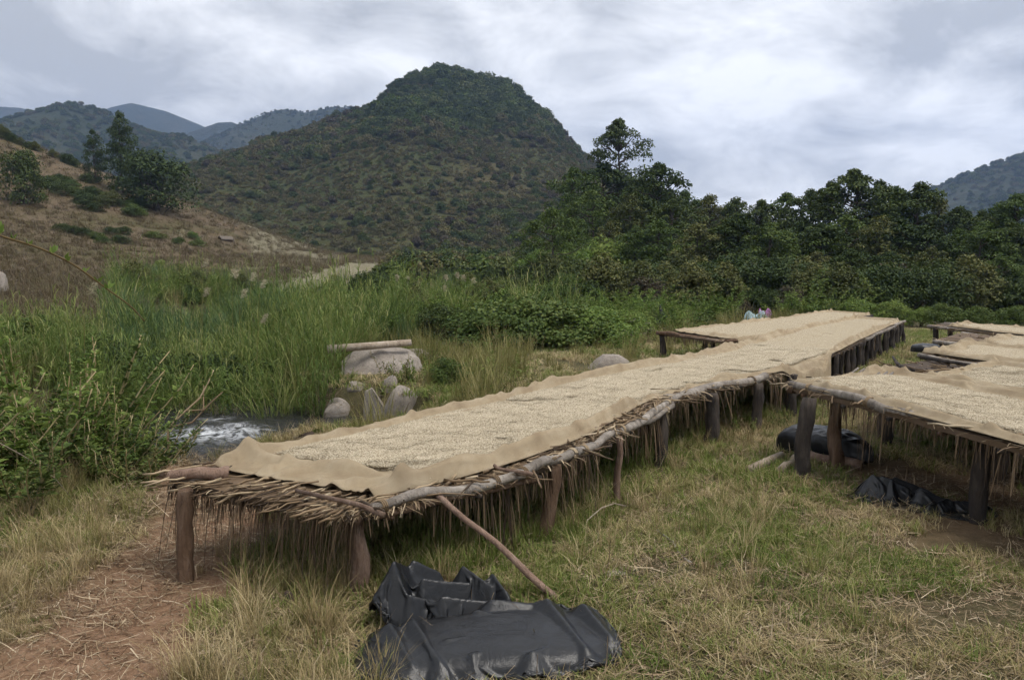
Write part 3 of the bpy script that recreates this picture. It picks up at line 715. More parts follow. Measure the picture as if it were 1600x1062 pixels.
def make_cloth(bed, name, label, s0, s1, t0, t1, hem, seed, drop=None, bean_label=None, ds=0.03, nt_=64, end_hem=0.3, group=None, patches=None, bean_in=(0.045, 0.03), end_drop=0.0):
    L = (s1 - s0) * bed.len; ns = int(L / ds) + 2
    S = np.linspace(s0, s1, ns)[:, None] * np.ones((1, nt_)); A = np.linspace(0, 1, nt_)[None] * np.ones((ns, 1))
    q = S * bed.len
    f0 = t0 + 0.022 * fbm(q * 0.45, q * 0, seed + 11, 4); f1 = t1 + 0.026 * fbm(q * 0.5, q * 0, seed + 12, 4)
    if drop is not None: f1 = f1 + drop(S)
    T = f0 + (f1 - f0) * A
    S2 = S + (0.05 * vnoise(A * 3, A * 0 + 1, seed + 13) * (1 - sstep(0, 0.5, (S - s0) * bed.len))) / bed.len
    H, edge = cloth_height(bed, S2, T, f0, f1, s0, s1, hem, seed, end_hem)
    P = bed.pos(np.clip(S2, 0, 1), T, 0); P[..., 2] += H
    if drop is not None:
        over = np.maximum(T - 1.0, 0) * bed.w; P[..., 2] -= np.minimum(over * 1.25, 0.5); P[..., :2] -= 0.35 * over[..., None] * (bed.pos(np.clip(S, 0, 1), 1.0 + 0 * T) - bed.pos(np.clip(S, 0, 1), 0.0 * T))[..., :2] / bed.w 
    b = bed.base.copy(); b[2] = bed.pos(s0, 0.5)[2]
    V = P.reshape(-1, 3); n = len(V)
    F = grid_faces(nt_, ns)
    lo = V - np.array([0, 0, 0.005])
    rim = np.concatenate([np.arange(nt_), np.arange(1, ns) * nt_ + nt_ - 1, (ns - 1) * nt_ + np.arange(nt_ - 2, -1, -1), np.arange(ns - 2, 0, -1) * nt_]); r2 = np.roll(rim, -1)
    VV = np.concatenate([V, lo]) - b
    add(name, mesh(name, VV, [F, F[:, ::-1] + n, np.stack([rim, rim + n, r2 + n, r2], -1)], [M['burlap']], smooth=True), None, b, label=label, cat='burlap cloth', group=group)
    # the coffee spread on it
    nb = 50; A2 = np.linspace(0, 1, nb)[None] * np.ones((ns, 1)); S = np.linspace(s0, s1, ns)[:, None] * np.ones((1, nb)); q = S * bed.len
    f0 = f0[:, :1]; f1 = np.minimum(f1[:, :1], 1.01)
    T = f0 + (f1 - f0) * A2
    H, edge = cloth_height(bed, S, T, f0, f1, s0, s1, hem, seed, end_hem)
    e0 = (S - s0) * bed.len; e1 = (s1 - S) * bed.len; wv = 0.04 * vnoise(q * 1.7, A2 * 3, seed + 15)
    ins = sstep(0.0, 0.06, A2 - bean_in[0] + wv) * sstep(0.0, 0.06, 1 - A2 - bean_in[1] + wv) * sstep(0.0, 0.16, e0 - end_hem - 0.04 + 0.2 * vnoise(A2 * 4, q * 0.5, seed + 16)) * sstep(0, 0.1, e1 - 0.25)
    Z = 0.022 - 0.05 + 0.078 * ins + (0.010 * fbm(q * 5, A2 * 8, seed + 17, 3) + 0.007 * fbm(q * 1.2, A2 * 26, seed + 19, 2)) * ins - 0.022 * sstep(.36, .5, fbm(q * 1.9, A2 * 4, seed + 18, 3)) * ins 
    P = bed.pos(np.clip(S, 0, 1), T, 0); P[..., 2] += Z
    P2 = P.reshape(-1, 3)
    F = grid_faces(nb, ns); vis = (ins > 0.02).ravel(); F = F[vis[F].any(1)]
    beans = add('coffee_layer', mesh('coffee_layer', P2 - b, F, [M['bean_bed']], smooth=True), None, b, label=bean_label, cat='coffee', kind='stuff')
    if patches:
        r = np.random.default_rng(seed + 30); npt = int(patches[0]); smax = patches[1]
        s = s0 + (smax - s0) * r.random(npt); a = 0.08 + 0.84 * r.random(npt)
        ii = np.clip(((s - s0) / (s1 - s0) * (ns - 1)).round().astype(int), 0, ns - 1); jj = np.clip((a * (nb - 1)).round().astype(int), 0, nb - 1)
        ok = ins[ii, jj] > 0.93
        pts = P[ii, jj][ok] + np.stack([r.uniform(-0.015, 0.015, ok.sum()), r.uniform(-0.015, 0.015, ok.sum()), np.zeros(ok.sum())], -1)
        scatter('coffee_beans', BEANS, pts, r.random(len(pts)) * 6.28, 0.9 + 0.25 * r.random(len(pts)), r.integers(0, len(BEANS), len(pts)), label=bean_label.replace('layer of ', 'loose '), cat='coffee', kind='stuff')

BEANS = []
for k in range(3):
    r = np.random.default_rng(300 + k); n = 170
    rad = 0.085 * np.sqrt(r.random(n)); an = r.random(n) * 6.28
    C = np.stack([rad * np.cos(an), rad * np.sin(an), 0.001 + 0.007 * r.random(n)], -1)
    U = np.array([(1, 0, 0), (0, 1, 0), (-1, 0, 0), (0, -1, 0), (0, 0, 1), (0, 0, -1)], float) * np.array([0.0066, 0.0046, 0.0034])
    F = np.array([(0, 1, 4), (1, 2, 4), (2, 3, 4), (3, 0, 4), (1, 0, 5), (2, 1, 5), (3, 2, 5), (0, 3, 5)])
    a = r.random(n) * 6.28; c, s = np.cos(a), np.sin(a)
    V = np.stack([U[None, :, 0] * c[:, None] - U[None, :, 1] * s[:, None], U[None, :, 0] * s[:, None] + U[None, :, 1] * c[:, None], U[None, :, 2] + U[None, :, 0] * r.normal(0, 0.3, n)[:, None]], -1) + C[:, None]
    BEANS.append(mesh('bean_patch', V.reshape(-1, 3), ((np.arange(n) * 6)[:, None, None] + F[None]).reshape(-1, 3), [M['bean']]))

def leg_at(x, y, ztop, lean=(0, 0), sink=0.25): return (np.array([x - lean[0], y - lean[1], Gs(x, y) - sink]), np.array([x, y, ztop]))
# ---- the long table in front
ML = [(-2.42, 5.36, .60), (-1.75, 6.25, .62), (-1.0, 7.2, .63), (0, 8.66, .64), (1.3, 10.5, .65), (2.4, 12.0, .65), (3.8, 14.0, .65), (7.2, 19.4, .66), (11.0, 24.7, .66)]
MR = [(-1.0, 4.72, .53), (-.42, 5.12, .54), (.1, 5.62, .56), (.62, 6.22, .60), (1.0, 6.85, .63), (1.62, 8.25, .65), (2.45, 9.35, .65), (3.3, 10.2, .65), (4.1, 11.25, .65), (5.76, 13.7, .65), (8.58, 18.3, .66), (11.7, 23.2, .66)]
main = Bed(ML, MR)
legs = []
for x, y, zt, lx, ly, rad, mat in [(-2.2, 5.16, .56, .0, .02, .055, 'wood_brown'), (-1.0, 4.86, .50, -.02, .0, .062, 'wood_red'), (.33, 5.92, .55, .12, .05, .058, 'wood_brown'), (.93, 6.72, .60, 0, 0, .03, 'wood_red'), (1.57, 8.1, .60, .06, .05, .065, 'wood_dark'), (2.36, 9.15, .60, .02, 0, .085, 'wood_dark'), (3.2, 10.1, .60, .07, .02, .075, 'wood_dark'), (3.98, 11.0, .6, .0, .0, .08, 'wood_dark')]:
    p, q = leg_at(x, y, zt, (lx, ly)); legs.append((p, q, rad, mat))
for i, S in enumerate(np.linspace(0.5, 0.985, 17)):
    p = main.pos(S, 0.985); a, q = leg_at(p[0] + random.uniform(-.03, .03), p[1], p[2] - 0.03 - 0.03 * random.random(), (random.uniform(-.05, .05), random.uniform(-.05, .05))); legs.append((a, q, random.uniform(.05, .09), 'wood_dark'))
for S in np.linspace(0.1, 0.99, 9):
    p = main.pos(S, 0.04); a, q = leg_at(p[0], p[1], p[2] - 0.05, (random.uniform(-.05, .05), 0)); legs.append((a, q, .06, 'wood_dark'))
def px(u, v, z): return at_z(u, v, z)
rails = [(px(572, 797, .535), px(818, 740, .575), .033, .036, 'wood_grey'), (px(800, 745, .565), px(926, 696, .60), .04, .034, 'wood_grey'), (px(900, 707, .59), px(976, 668, .625), .034, .03, 'wood_grey'),
         (px(968, 672, .62), px(1062, 617, .655), .045, .034, 'wood_grey'), (px(970, 671, .60), px(1052, 632, .62), .032, .026, 'wood_grey'), (px(1040, 624, .63), px(1196, 587, .66), .052, .055, 'wood_grey'),
         (px(264, 741, .63), px(356, 740, .61), .032, .052, 'wood_pink'),
         (main.pos(0.003, 0.0, -.07), main.pos(0.003, 1.0, -.06), .035, .03, 'wood_brown'),
         (main.pos(0.01, .97, -.045) + np.array([.02, -.03, 0.0]), main.pos(0.07, 0.99, -.09), .03, .026, 'wood_brown')]
for a, b_ in ((0.01, 0.3), (0.28, 0.6), (0.58, 1.0)): rails.append((main.pos(a, 0.015, -.05), main.pos(b_, 0.015, -.05), .04, .035, 'wood_dark'))
for a, b_ in ((0.66, 0.8), (0.79, 0.9), (0.89, 1.0)): rails.append((main.pos(a, 0.99, -.03), main.pos(b_, 0.99, -.03), .045, .04, 'wood_grey'))
zone = lambda r, n: np.where(r.random(n) < 0.6, r.random(n) ** 1.3 * 0.36, r.random(n))
make_table('drying_table', 'longest drying table, running from the near path up to the forest edge', main, legs, rails, 9000, 2700, 250, 11, zone, 0.40, 'reed-covered coffee drying tables', 0.022, far_t=.36, end_frac=.3, ties=6)
sdrop = lambda S: 0.085 * sstep(0.2, 0.35, S) + 0.17 * np.exp(-((S - 0.412) / 0.052) ** 4)
make_cloth(main, 'burlap_cloth', 'long burlap cloth with rolled hems on the longest drying table', 0.013, 0.955, 0.02, 0.905, 0.125, 21, sdrop, 'layer of pale coffee on the longest table', 0.03, 72, 0.32, 'burlap cloths on the drying tables', (9000, 0.5))
# ---- the shorter table behind it
T2L = [(3.55, 18.4, .64), (5.3, 20.4, .66), (7.0, 22.4, .66), (9.6, 25.8, .68), (11.6, 28.2, .68)]
T2R = [(4.5, 16.3, .62), (5.6, 17.3, .62), (7.7, 20.1, .64), (10.0, 23.5, .66), (12.2, 26.4, .67)]
t2 = Bed(T2L, T2R)
legs = []
for S, T_, rad, mat in [(0.0, 0.0, .075, 'wood_dark'), (0.02, .97, .06, 'wood_red'), (0.14, .97, .06, 'wood_dark'), (.03, .55, .06, 'wood_dark')] + [(s, .98, .07, 'wood_dark') for s in np.linspace(.22, 1, 9)] + [(s, .03, .06, 'wood_dark') for s in np.linspace(.2, 1, 5)]:
    p = t2.pos(S, T_); a, q = leg_at(p[0], p[1], p[2] - .04, (random.uniform(-.04, .04), 0)); legs.append((a, q, rad, mat))
rails = [(t2.pos(0, 0, -.02) + np.array([-.12, .05, 0.02]), t2.pos(0.02, .6, -.03), .045, .05, 'wood_brown'), (t2.pos(0.0, .98, -.02), t2.pos(.16, .98, -.01), .05, .05, 'wood_brown'), (t2.pos(.15, .98, -.02), t2.pos(.5, .99, -.02), .05, .045, 'wood_grey'), (t2.pos(.5, .98, -.02), t2.pos(1, .99, -.02), .05, .045, 'wood_dark'), (t2.pos(.0, .02, -.04), t2.pos(.5, .02, -.04), .045, .04, 'wood_dark'), (t2.pos(.5, .02, -.04), t2.pos(1, .02, -.04), .045, .04, 'wood_dark')]
make_table('drying_table', 'shorter drying table behind the longest one, below the green herbs', t2, legs, rails, 1200, 1500, 30, 12, None, 0.36, 'reed-covered coffee drying tables', 0.06)
make_cloth(t2, 'burlap_cloth', 'lumpy burlap cloth on the shorter table behind the longest one', 0.03, 0.97, 0.02, 1.0, 0.09, 22, lambda S: 0.12 * np.exp(-((S - 0.55) / 0.08) ** 2) + 0.05, 'layer of pale coffee on the shorter table', 0.05, 40, 0.25, 'burlap cloths on the drying tables')
# ---- the row of tables at the right
RT = [
 ([(4.42, 9.25, .86), (4.75, 7.6, .84), (5.5, 4.2, .80)], [(2.95, 8.38, .83), (3.36, 6.85, .80), (3.95, 4.2, .74)], 'near drying table of the right row, with grey front rail and hanging reeds'),
 ([(6.0, 11.0, .84), (6.4, 9.0, .83), (7.2, 5.0, .8)], [(4.5, 9.6, .85), (4.88, 8.0, .83), (5.62, 4.6, .8)], 'second drying table of the right row, with a bare reed end'),
 ([(7.65, 13.3, .83), (8.05, 11.0, .83), (8.95, 6.0, .8)], [(6.08, 11.6, .84), (6.5, 9.5, .84), (7.3, 5.4, .8)], 'third drying table of the right row, with dark pole at its end'),
 ([(9.6, 16.6, .8), (9.9, 13.6, .8), (10.8, 8.0, .8)], [(7.75, 14.3, .82), (8.1, 12.0, .82), (9.05, 6.5, .8)], 'fourth drying table of the right row, with straw heaped on its end'),
 ([(11.1, 20.0, .8), (11.4, 17.5, .8), (12.4, 11, .8)], [(10.1, 18.9, .8), (10.1, 16.0, .8), (11.0, 9.5, .8)], 'farthest drying table of the right row, below the dark trees'),
]
right = []
for k, (L_, R_, lab) in enumerate(RT):
    bed = Bed(L_, R_, 120); right.append(bed); legs = []; rails = []
    if k == 0:
        for x, y, zt, lx, ly, rad, mat in [(2.93, 7.62, .80, .13, .06, .078, 'wood_dark'), (3.42, 8.05, .8, .05, .0, .07, 'wood_brown'), (3.78, 6.15, .76, .03, 0.0, .07, 'wood_dark'), (4.1, 4.6, .74, 0, 0, .07, 'wood_dark')]:
            p, q = leg_at(x, y, zt, (lx, ly)); legs.append((p, q, rad, mat))
        rails = [(px(1236, 600, .83), px(1420, 646, .80), .042, .045, 'wood_grey'), (px(1405, 642, .8), px(1640, 702, .76), .043, .04, 'wood_grey'), (bed.pos(0, 0, -.03), bed.pos(.02, 1, -.05), .04, .04, 'wood_brown')]
    else:
        rails = [(bed.pos(0, 1, -.03), bed.pos(.5, 1, -.03), .036, .034, 'wood_grey'), (bed.pos(.48, 1, -.02), bed.pos(1, 1, -.02), .05, .05, 'wood_grey'),
                 (bed.pos(0, 0, -.03), bed.pos(.55, 0.01, -.03), .036, .034, 'wood_grey'), (bed.pos(.5, 0.01, .01), bed.pos(1, 0.01, 0), .055, .05, 'wood_dark')]
    for S in (0.03, .35, .7, 1):
        for T_ in ((.03,) if k == 0 else (.03, .97)):
            p = bed.pos(S, T_); a, q = leg_at(p[0], p[1], p[2] - .05, (random.uniform(-.04, .04), 0)); legs.append((a, q, .065, 'wood_dark'))
    make_table('drying_table', lab, bed, legs, rails, 1500 if k < 2 else 900, 900 if k == 0 else 400, (24, 60, 10, 30, 6)[k], 31 + k, None, 0.46 if k == 0 else 0.3, 'reed-covered coffee drying tables', (0.012, 0.14, .1, .16, .05)[k], end_frac=.05, ties=2 if k == 0 else 0)
make_cloth(right[0], 'burlap_cloth', 'burlap cloth with a thick fold on the near right table', 0.015, 1, -0.02, 0.985, 0.075, 51, None, 'layer of pale coffee on the near right table', 0.03, 72, 0.12, 'burlap cloths on the drying tables', (2600, 0.7), (0.2, 0.1))
make_cloth(right[1], 'burlap_cloth', 'burlap cloth on the second right table, beside the bare reeds', 0.16, 1, 0.0, 1.04, 0.07, 52, None, 'layer of pale coffee on the second right table', 0.04, 56, 0.1, 'burlap cloths on the drying tables', (1500, 0.8))
make_cloth(right[2], 'burlap_cloth', 'burlap cloth with a bunched end beside the small black bag', 0.0, 1, 0.02, 0.99, 0.09, 53, None, 'layer of pale coffee on the third right table', 0.05, 40, 0.35, 'burlap cloths on the drying tables')
make_cloth(right[3], 'burlap_cloth', 'burlap cloth on the fourth right table, behind the heaped straw', 0.13, 1, 0.04, 0.96, 0.07, 54, None, 'layer of pale coffee on the fourth right table', 0.06, 30, 0.2, 'burlap cloths on the drying tables')
make_cloth(right[4], 'burlap_cloth', 'narrow burlap cloth on the farthest right table', 0.08, 1, 0.06, 0.94, 0.05, 55, None, 'layer of pale coffee on the farthest right table', 0.06, 30, 0.2, 'burlap cloths on the drying tables')

# ================================================================== things lying about
def stick(name, label, cat, pts, r0, r1, mat, seed=0, sides=8, rough=0.2):
    P = np.asarray(pts, float)
    if len(P) == 2: P = log_pts(P[0], P[1], 0.03, 9, seed)
    b = P[0].copy(); m = MB(); m.put(*tube(P, np.linspace(r0, r1, len(P)), sides, rough, seed))
    return add(name, m.build(name, M[mat], True, b), None, b, label=label, cat=cat)
def gp(u, v, dz=0.0):              # where a line of sight meets the near ground
    d = ray(u, v); t = np.arange(2.0, 45, .02); P = np.array([0, 0, CAM_H])[None] + d[None] * t[:, None]
    k = np.argmax(P[:, 2] < G(P[:, 0], P[:, 1]) + dz)
    return P[k].copy()
stick('wooden_pole', 'thin pinkish pole leaning from the table rail down to the black bag', 'pole', [px(684, 772, .56), gp(872, 936, 0.03)], .019, .023, 'wood_pink', 5, 9, .12)
stick('stick', 'reddish stick poking out from under the cloth at the table corner', 'stick', [px(462, 766, .585), px(560, 788, .60), px(600, 804, .57)], .014, .018, 'wood_red', 6)
stick('stick', 'short dark stick poking out of the long table, beyond the pole', 'stick', [px(772, 726, .62), px(832, 741, .605)], .013, .016, 'wood_red', 7)
stick('cane', 'thin pale cane lying along the far edge of the long cloth', 'cane', [px(362, 706, .67), px(445, 696, .67)], .009, .008, 'wood_pale', 8)
stick('stick', 'grey stick lying in the grass between the tables', 'stick', [gp(1026, 828, .03), gp(1080, 880, .02)], .009, .012, 'wood_grey', 9)
stick('twig', 'curved yellow twig in the grass beside the thin red leg', 'twig', [gp(908, 838, .02), gp(918, 812, .06), gp(940, 793, .1), gp(960, 786, .1), gp(978, 790, .05)], .006, .004, 'wood_pale', 10, 6)
stick('log', 'pale brown log lying in front of the black sack under the right table', 'log', [gp(1170, 735, .05), gp(1195, 723, .06), gp(1221, 711, .05)], .05, .042, 'wood_pale', 11, 10)
stick('log', 'short whitish log beside the dark corner leg of the right table', 'log', [gp(1219, 735, .04), gp(1243, 713, .05)], .04, .034, 'wood_pale', 12, 10)
stick('log', 'orange brown log in front of the black sack under the right table', 'log', [gp(1262, 712, .05), gp(1345, 727, .05)], .065, .05, 'wood_red', 13, 10)
stick('log', 'long pale log laid across the big boulder by the stream', 'log', [at_d(512, 545, 15.6), at_d(580, 540, 15.9), at_d(642, 535, 16.2)], .085, .07, 'wood_pale', 14, 10, .1)

def rock(name, label, c, size, seed, mat='stone', cuts=3, rot=0.0, detail=28, planes=()):
    """a boulder: a sphere cut by flat planes and roughened"""
    r = np.random.default_rng(seed)
    nu, nv = detail * 2, detail
    u = np.linspace(0, 2 * PI, nu, endpoint=False)[None]; v = np.linspace(0.02, PI - 0.02, nv)[:, None]
    N = np.stack([np.cos(u) * np.sin(v), np.sin(u) * np.sin(v), np.cos(v) + 0 * u], -1)
    V = np.sign(N) * np.abs(N) ** .86
    for k in range(cuts):
        d = r.normal(size=3); d[2] = abs(d[2]) * 0.8; d /= np.linalg.norm(d); off = 0.62 + 0.25 * r.random()
        h = V @ d; V = V - d * np.maximum(h - off, 0)[..., None] * 0.92
    for d, off in planes:
        d = np.asarray(d, float); d /= np.linalg.norm(d); V = V - d * np.maximum(V @ d - off, 0)[..., None] * 0.97
    V *= (1 + 0.07 * fbm(N[..., 0] * 1.7 + seed, N[..., 1] * 1.7 + N[..., 2] * 1.3, seed, 4) + 0.05 * fbm(N[..., 0] * 6, N[..., 1] * 6 + N[..., 2] * 5, seed + 2, 3))[..., None]
    V = V * np.asarray(size, float)
    i, j = np.meshgrid(np.arange(nv - 1), np.arange(nu), indexing='ij'); j2 = (j + 1) % nu
    F = np.stack([i * nu + j, (i + 1) * nu + j, (i + 1) * nu + j2, i * nu + j2], -1).reshape(-1, 4)
    Vf = np.concatenate([V.reshape(-1, 3), V[0].mean(0)[None], V[-1].mean(0)[None]]); a, b_ = nu * nv, nu * nv + 1; jj = np.arange(nu); jn = (jj + 1) % nu
    T = np.concatenate([np.stack([jj, jn, np.full(nu, a)], -1), np.stack([(nv - 1) * nu + jn, (nv - 1) * nu + jj, np.full(nu, b_)], -1)])
    return add(name, mesh(name, Vf, [T, F], [M[mat]], smooth=True), None, c, (0, 0, rot), label=label, cat='boulder' if 'boulder' in label else 'stone')
ROCKS = []
def rock_at(u, vb, w_px, h_px, d, seed, label, mat='stone', cuts=3, rot=0.0, depth=0.8, sink=0.35, planes=()):
    if d < 20: d = float(gp(u, vb)[1])
    p = at_d(u, vb, d); w = w_px / FPX * d; zt = at_d(u, vb - h_px, d)[2]; zg = min(Gs(p[0], p[1]), zt - .08); zl = zg - .3 * (zt - zg); h = zt - zl
    ROCKS.append((p[0], p[1], w / 2))
    return rock('boulder', label, (p[0], p[1], zg - .02), (w / 2 * 1.06, w / 2 * depth, (zt - zg) * 1.12), seed, mat, cuts, rot, planes=planes)
rock_at(592, 658, 76, 48, 10.9, 201, 'split pale boulder with a flat grey face, nearest the stream', cuts=1, rot=0, planes=[((-.35, -1, .15), .25), ((.75, .1, .62), .42), ((-1, 0, .12), .62), ((.1, -.9, .5), .6)])
rock_at(628, 634, 62, 32, 11.9, 205, 'rounded grey boulder just behind the split boulder', cuts=3, rot=1.2)
rock_at(524, 644, 46, 22, 11.6, 203, 'small pale stone at the water edge', cuts=3)
rock_at(596, 580, 122, 36, 15.4, 208, 'broad wrinkled boulder with a log across it', cuts=6, rot=.3, depth=.7)
rock_at(952, 576, 70, 22, 16.8, 211, 'long whitish boulder lying in the grass behind the long table', cuts=1, rot=.35, depth=.45)
rock_at(482, 682, 30, 12, 12.2, 214, 'small dark wet stone standing out of the stream', 'stone_dark', 3)
rock_at(650, 560, 44, 16, 15.8, 216, 'low tan boulder at the end of the log', cuts=3)
rock_at(610, 606, 26, 20, 13.4, 217, 'small tan stone half hidden in grass below the broad boulder', cuts=3)
rock_at(556, 604, 26, 10, 13.5, 218, 'flat tan stone in the grass beside the reeds', cuts=3)
rock_at(795, 545, 34, 10, 19.5, 219, 'low grey boulder under the creeper mound', 'stone_dark', cuts=3)
rock_at(450, 945, 22, 24, 4.7, 220, 'small brown stone in the dry grass in front of the table', 'stone_dark', 3)
rock_at(2, 442, 22, 14, 38, 221, 'grey stone on the dry field at the left edge of the picture', 'stone', 2)

# ---- black plastic
def ridged(x, y, s, o=4): return 1 - 2 * np.abs(fbm(x, y, s, o)) * 1.6
def grid_thing(name, label, cat, P, mat, thick=0.004, lvl=1):
    nv_, nu_ = P.shape[:2]; V = P.reshape(-1, 3); b = np.array([V[:, 0].mean(), V[:, 1].mean(), V[:, 2].min()])
    F = grid_faces(nu_, nv_)
    o = add(name, mesh(name, V - b, F, [mat], smooth=True), None, b, label=label, cat=cat)
    md = o.modifiers.new('thickness', 'SOLIDIFY'); md.thickness = thick; md.offset = 0
    return o
def pillow(n_u, n_v, outline, H, seed, wr=0.02, fold=None, exp=0.45):
    """a stuffed plastic bag: outline (n,2) ring round a centre, upper and lower skin"""
    O = np.asarray(outline, float); c = O.mean(0)
    th = np.linspace(0, 1, len(O) + 1); O2 = np.concatenate([O, O[:1]])
    # smooth ring
    q = np.linspace(0, 1, n_u, endpoint=False); ring = np.stack([np.interp(q, th, O2[:, k]) for k in range(2)], -1)
    for _ in range(2): ring = (np.roll(ring, 1, 0) + 2 * ring + np.roll(ring, -1, 0)) / 4
    a = np.linspace(0, PI, n_v)
    rad = np.sin(a) ** 0.8; z = np.sign(np.cos(a)) * np.abs(np.cos(a)) ** exp
    V = c[None, None] + (ring - c)[None] * rad[:, None, None]
    zz = np.where(z > 0, z * H * 0.8, z * H * 0.2)[:, None] * np.ones((1, n_u))
    r2 = rad[:, None]
    xx, yy = V[..., 0], V[..., 1]
    dz = wr * (ridged(xx * 5 + yy * 2, yy * 7, seed, 4) * 0.8 + fbm(xx * 11, yy * 11, seed + 1, 3)) * np.where(z > 0, 1, 0.2)[:, None]
    if fold is not None: dz = dz + fold(xx, yy) * np.where(z > 0, 1, 0)[:, None]
    push = 1 + 0.06 * fbm(q[None] * 30, a[:, None] * 3, seed + 5, 3) * r2
    V = c[None, None] + (V - c) * push[..., None]
    P = np.concatenate([V, (zz + dz + H * 0.2)[..., None]], -1)
    i, j = np.meshgrid(np.arange(n_v - 1), np.arange(n_u), indexing='ij'); j2 = (j + 1) % n_u
    F = np.stack([i * n_u + j, (i + 1) * n_u + j, (i + 1) * n_u + j2, i * n_u + j2], -1).reshape(-1, 4)
    return P.reshape(-1, 3), F
def gxy(u, v, z=0.0): return at_z(u, v, z)[:2]
def crumple(cx, cy, sx, sy, H, rot, seed, n=150, lip=None, f=1.0):
    u, v = np.meshgrid(np.linspace(-1, 1, n), np.linspace(-1, 1, n), indexing='xy')
    wx_ = 0.22 * fbm(u * 2.3 * f, v * 2.3 * f, seed, 3); wy_ = 0.22 * fbm(u * 2.1 * f, v * 2.4 * f, seed + 7, 3)
    rr = np.clip(1 - (np.abs(u) ** 2.6 + np.abs(v) ** 2.6), 0, 1) ** 0.5
    a = 1 - np.abs(fbm(u * 1.5 * f + wx_ * 2, v * 1.5 * f + wy_ * 2, seed + 1, 1)) * 3.0
    b_ = 1 - np.abs(fbm(u * 3.2 * f + wy_ * 2, v * 3.2 * f + wx_ * 2, seed + 2, 2)) * 3.0
    z = H * rr * (0.42 + 0.44 * a + 0.26 * b_) + 0.008 * fbm(u * 9, v * 9, seed + 3, 2)
    if lip is not None: z = z + lip(u, v)
    x = (u * (0.88 + 0.1 * fbm(v * 3, u * 0 + 1, seed + 4, 2)) + wx_) * sx; y = (v * (0.88 + 0.1 * fbm(u * 3, v * 0, seed + 5, 2)) + wy_) * sy
    X = cx + x * math.cos(rot) - y * math.sin(rot); Y = cy + x * math.sin(rot) + y * math.cos(rot)
    return np.stack([X, Y, np.maximum(z, 0.004) + G(X, Y)], -1)
def drape(cx, cy, sx, sy, rot, n, m, collide, steps=110, iters=7, squeeze=(1.0, 1.0), wave=0.03, seed=0, h0=0.4, bend=0.12, bound=None):
    """let a plastic sheet of n x m points fall and buckle over collide(x, y) = height (position based)"""
    r = np.random.default_rng(seed)
    u = np.linspace(-.5, .5, n)[:, None] * sx * np.ones((1, m)); v = np.linspace(-.5, .5, m)[None] * sy * np.ones((n, 1))
    c, s_ = math.cos(rot), math.sin(rot)
    def place(a, b): return cx + a * c - b * s_, cy + a * s_ + b * c
    ku, kv = squeeze
    x0, y0 = place(u * ku, v * kv)
    z0 = h0 + wave * (fbm(u * 7 / sx, v * 7 / sy, seed, 3) * 2 + fbm(u * 18 / sx, v * 18 / sy, seed + 1, 2))
    X = np.stack([x0, y0, z0 + collide(x0, y0) * .6], -1); P = X.copy()
    du, dv = sx / (n - 1), sy / (m - 1); dg = math.hypot(du, dv)
    G_ = []
    for k in (0, 1):
        G_ += [((slice(k, n - 1, 2), slice(None)), (slice(k + 1, n, 2), slice(None)), du, 1.0), ((slice(None), slice(k, m - 1, 2)), (slice(None), slice(k + 1, m, 2)), dv, 1.0)]
        G_ += [((slice(k, n - 1, 2), slice(0, m - 1)), (slice(k + 1, n, 2), slice(1, m)), dg, .6), ((slice(k, n - 1, 2), slice(1, m)), (slice(k + 1, n, 2), slice(0, m - 1)), dg, .6)]
    for k in range(4):
        G_ += [((slice(k, n - 2, 4), slice(None)), (slice(k + 2, n, 4), slice(None)), 2 * du, bend), ((slice(None), slice(k, m - 2, 4)), (slice(None), slice(k + 2, m, 4)), 2 * dv, bend)]
    for st in range(steps):
        V = (X - P) * .97; V[..., 2] -= 9.8 * (1 / 60) ** 2 * .7; P = X; X = X + V
        for it in range(iters):
            for a, b, L, k in G_:
                A = X[a]; B = X[b]; kk = min(A.shape[0], B.shape[0]); ll = min(A.shape[1], B.shape[1]); A = A[:kk, :ll]; B = B[:kk, :ll]
                D = B - A; d = np.sqrt((D * D).sum(-1, keepdims=True)) + 1e-9; cr_ = D * ((d - L) / d * .5 * k)
                X[a][:kk, :ll] += cr_; X[b][:kk, :ll] -= cr_
        if bound is not None:          # what hems it in: it has to fold
            bx_, by_, ba, bb_, br_ = bound; cb_, sb_ = math.cos(br_), math.sin(br_); q_ = 1.0 + (1.7 - 1.0) * max(0, 1 - st / (steps * .55))
            ux = ((X[..., 0] - bx_) * cb_ + (X[..., 1] - by_) * sb_) / ba; uy = (-(X[..., 0] - bx_) * sb_ + (X[..., 1] - by_) * cb_) / bb_
            rr_b = (np.abs(ux) ** 3 + np.abs(uy) ** 3) ** (1 / 3); f_b = np.where(rr_b > q_, q_ / np.maximum(rr_b, 1e-6), 1); ux = ux * f_b * ba; uy = uy * f_b * bb_
            X[..., 0] = bx_ + ux * cb_ - uy * sb_; X[..., 1] = by_ + ux * sb_ + uy * cb_
        h = collide(X[..., 0], X[..., 1]) + .006; hit = X[..., 2] < h
        X[..., 2] = np.where(hit, h, X[..., 2]); P = P.copy(); P[..., :2] = np.where(hit[..., None], P[..., :2] * .3 + X[..., :2] * .7, P[..., :2]); P[..., 2] = np.where(hit, X[..., 2], P[..., 2])
    return X
def sheet_thing(name, label, X, cat='plastic sheet'):
    o = grid_thing(name, label, cat, X.transpose(1, 0, 2), M['plastic'], .003)
    md = o.modifiers.new('smooth', 'SUBSURF'); md.levels = 1; md.render_levels = 1
    return o
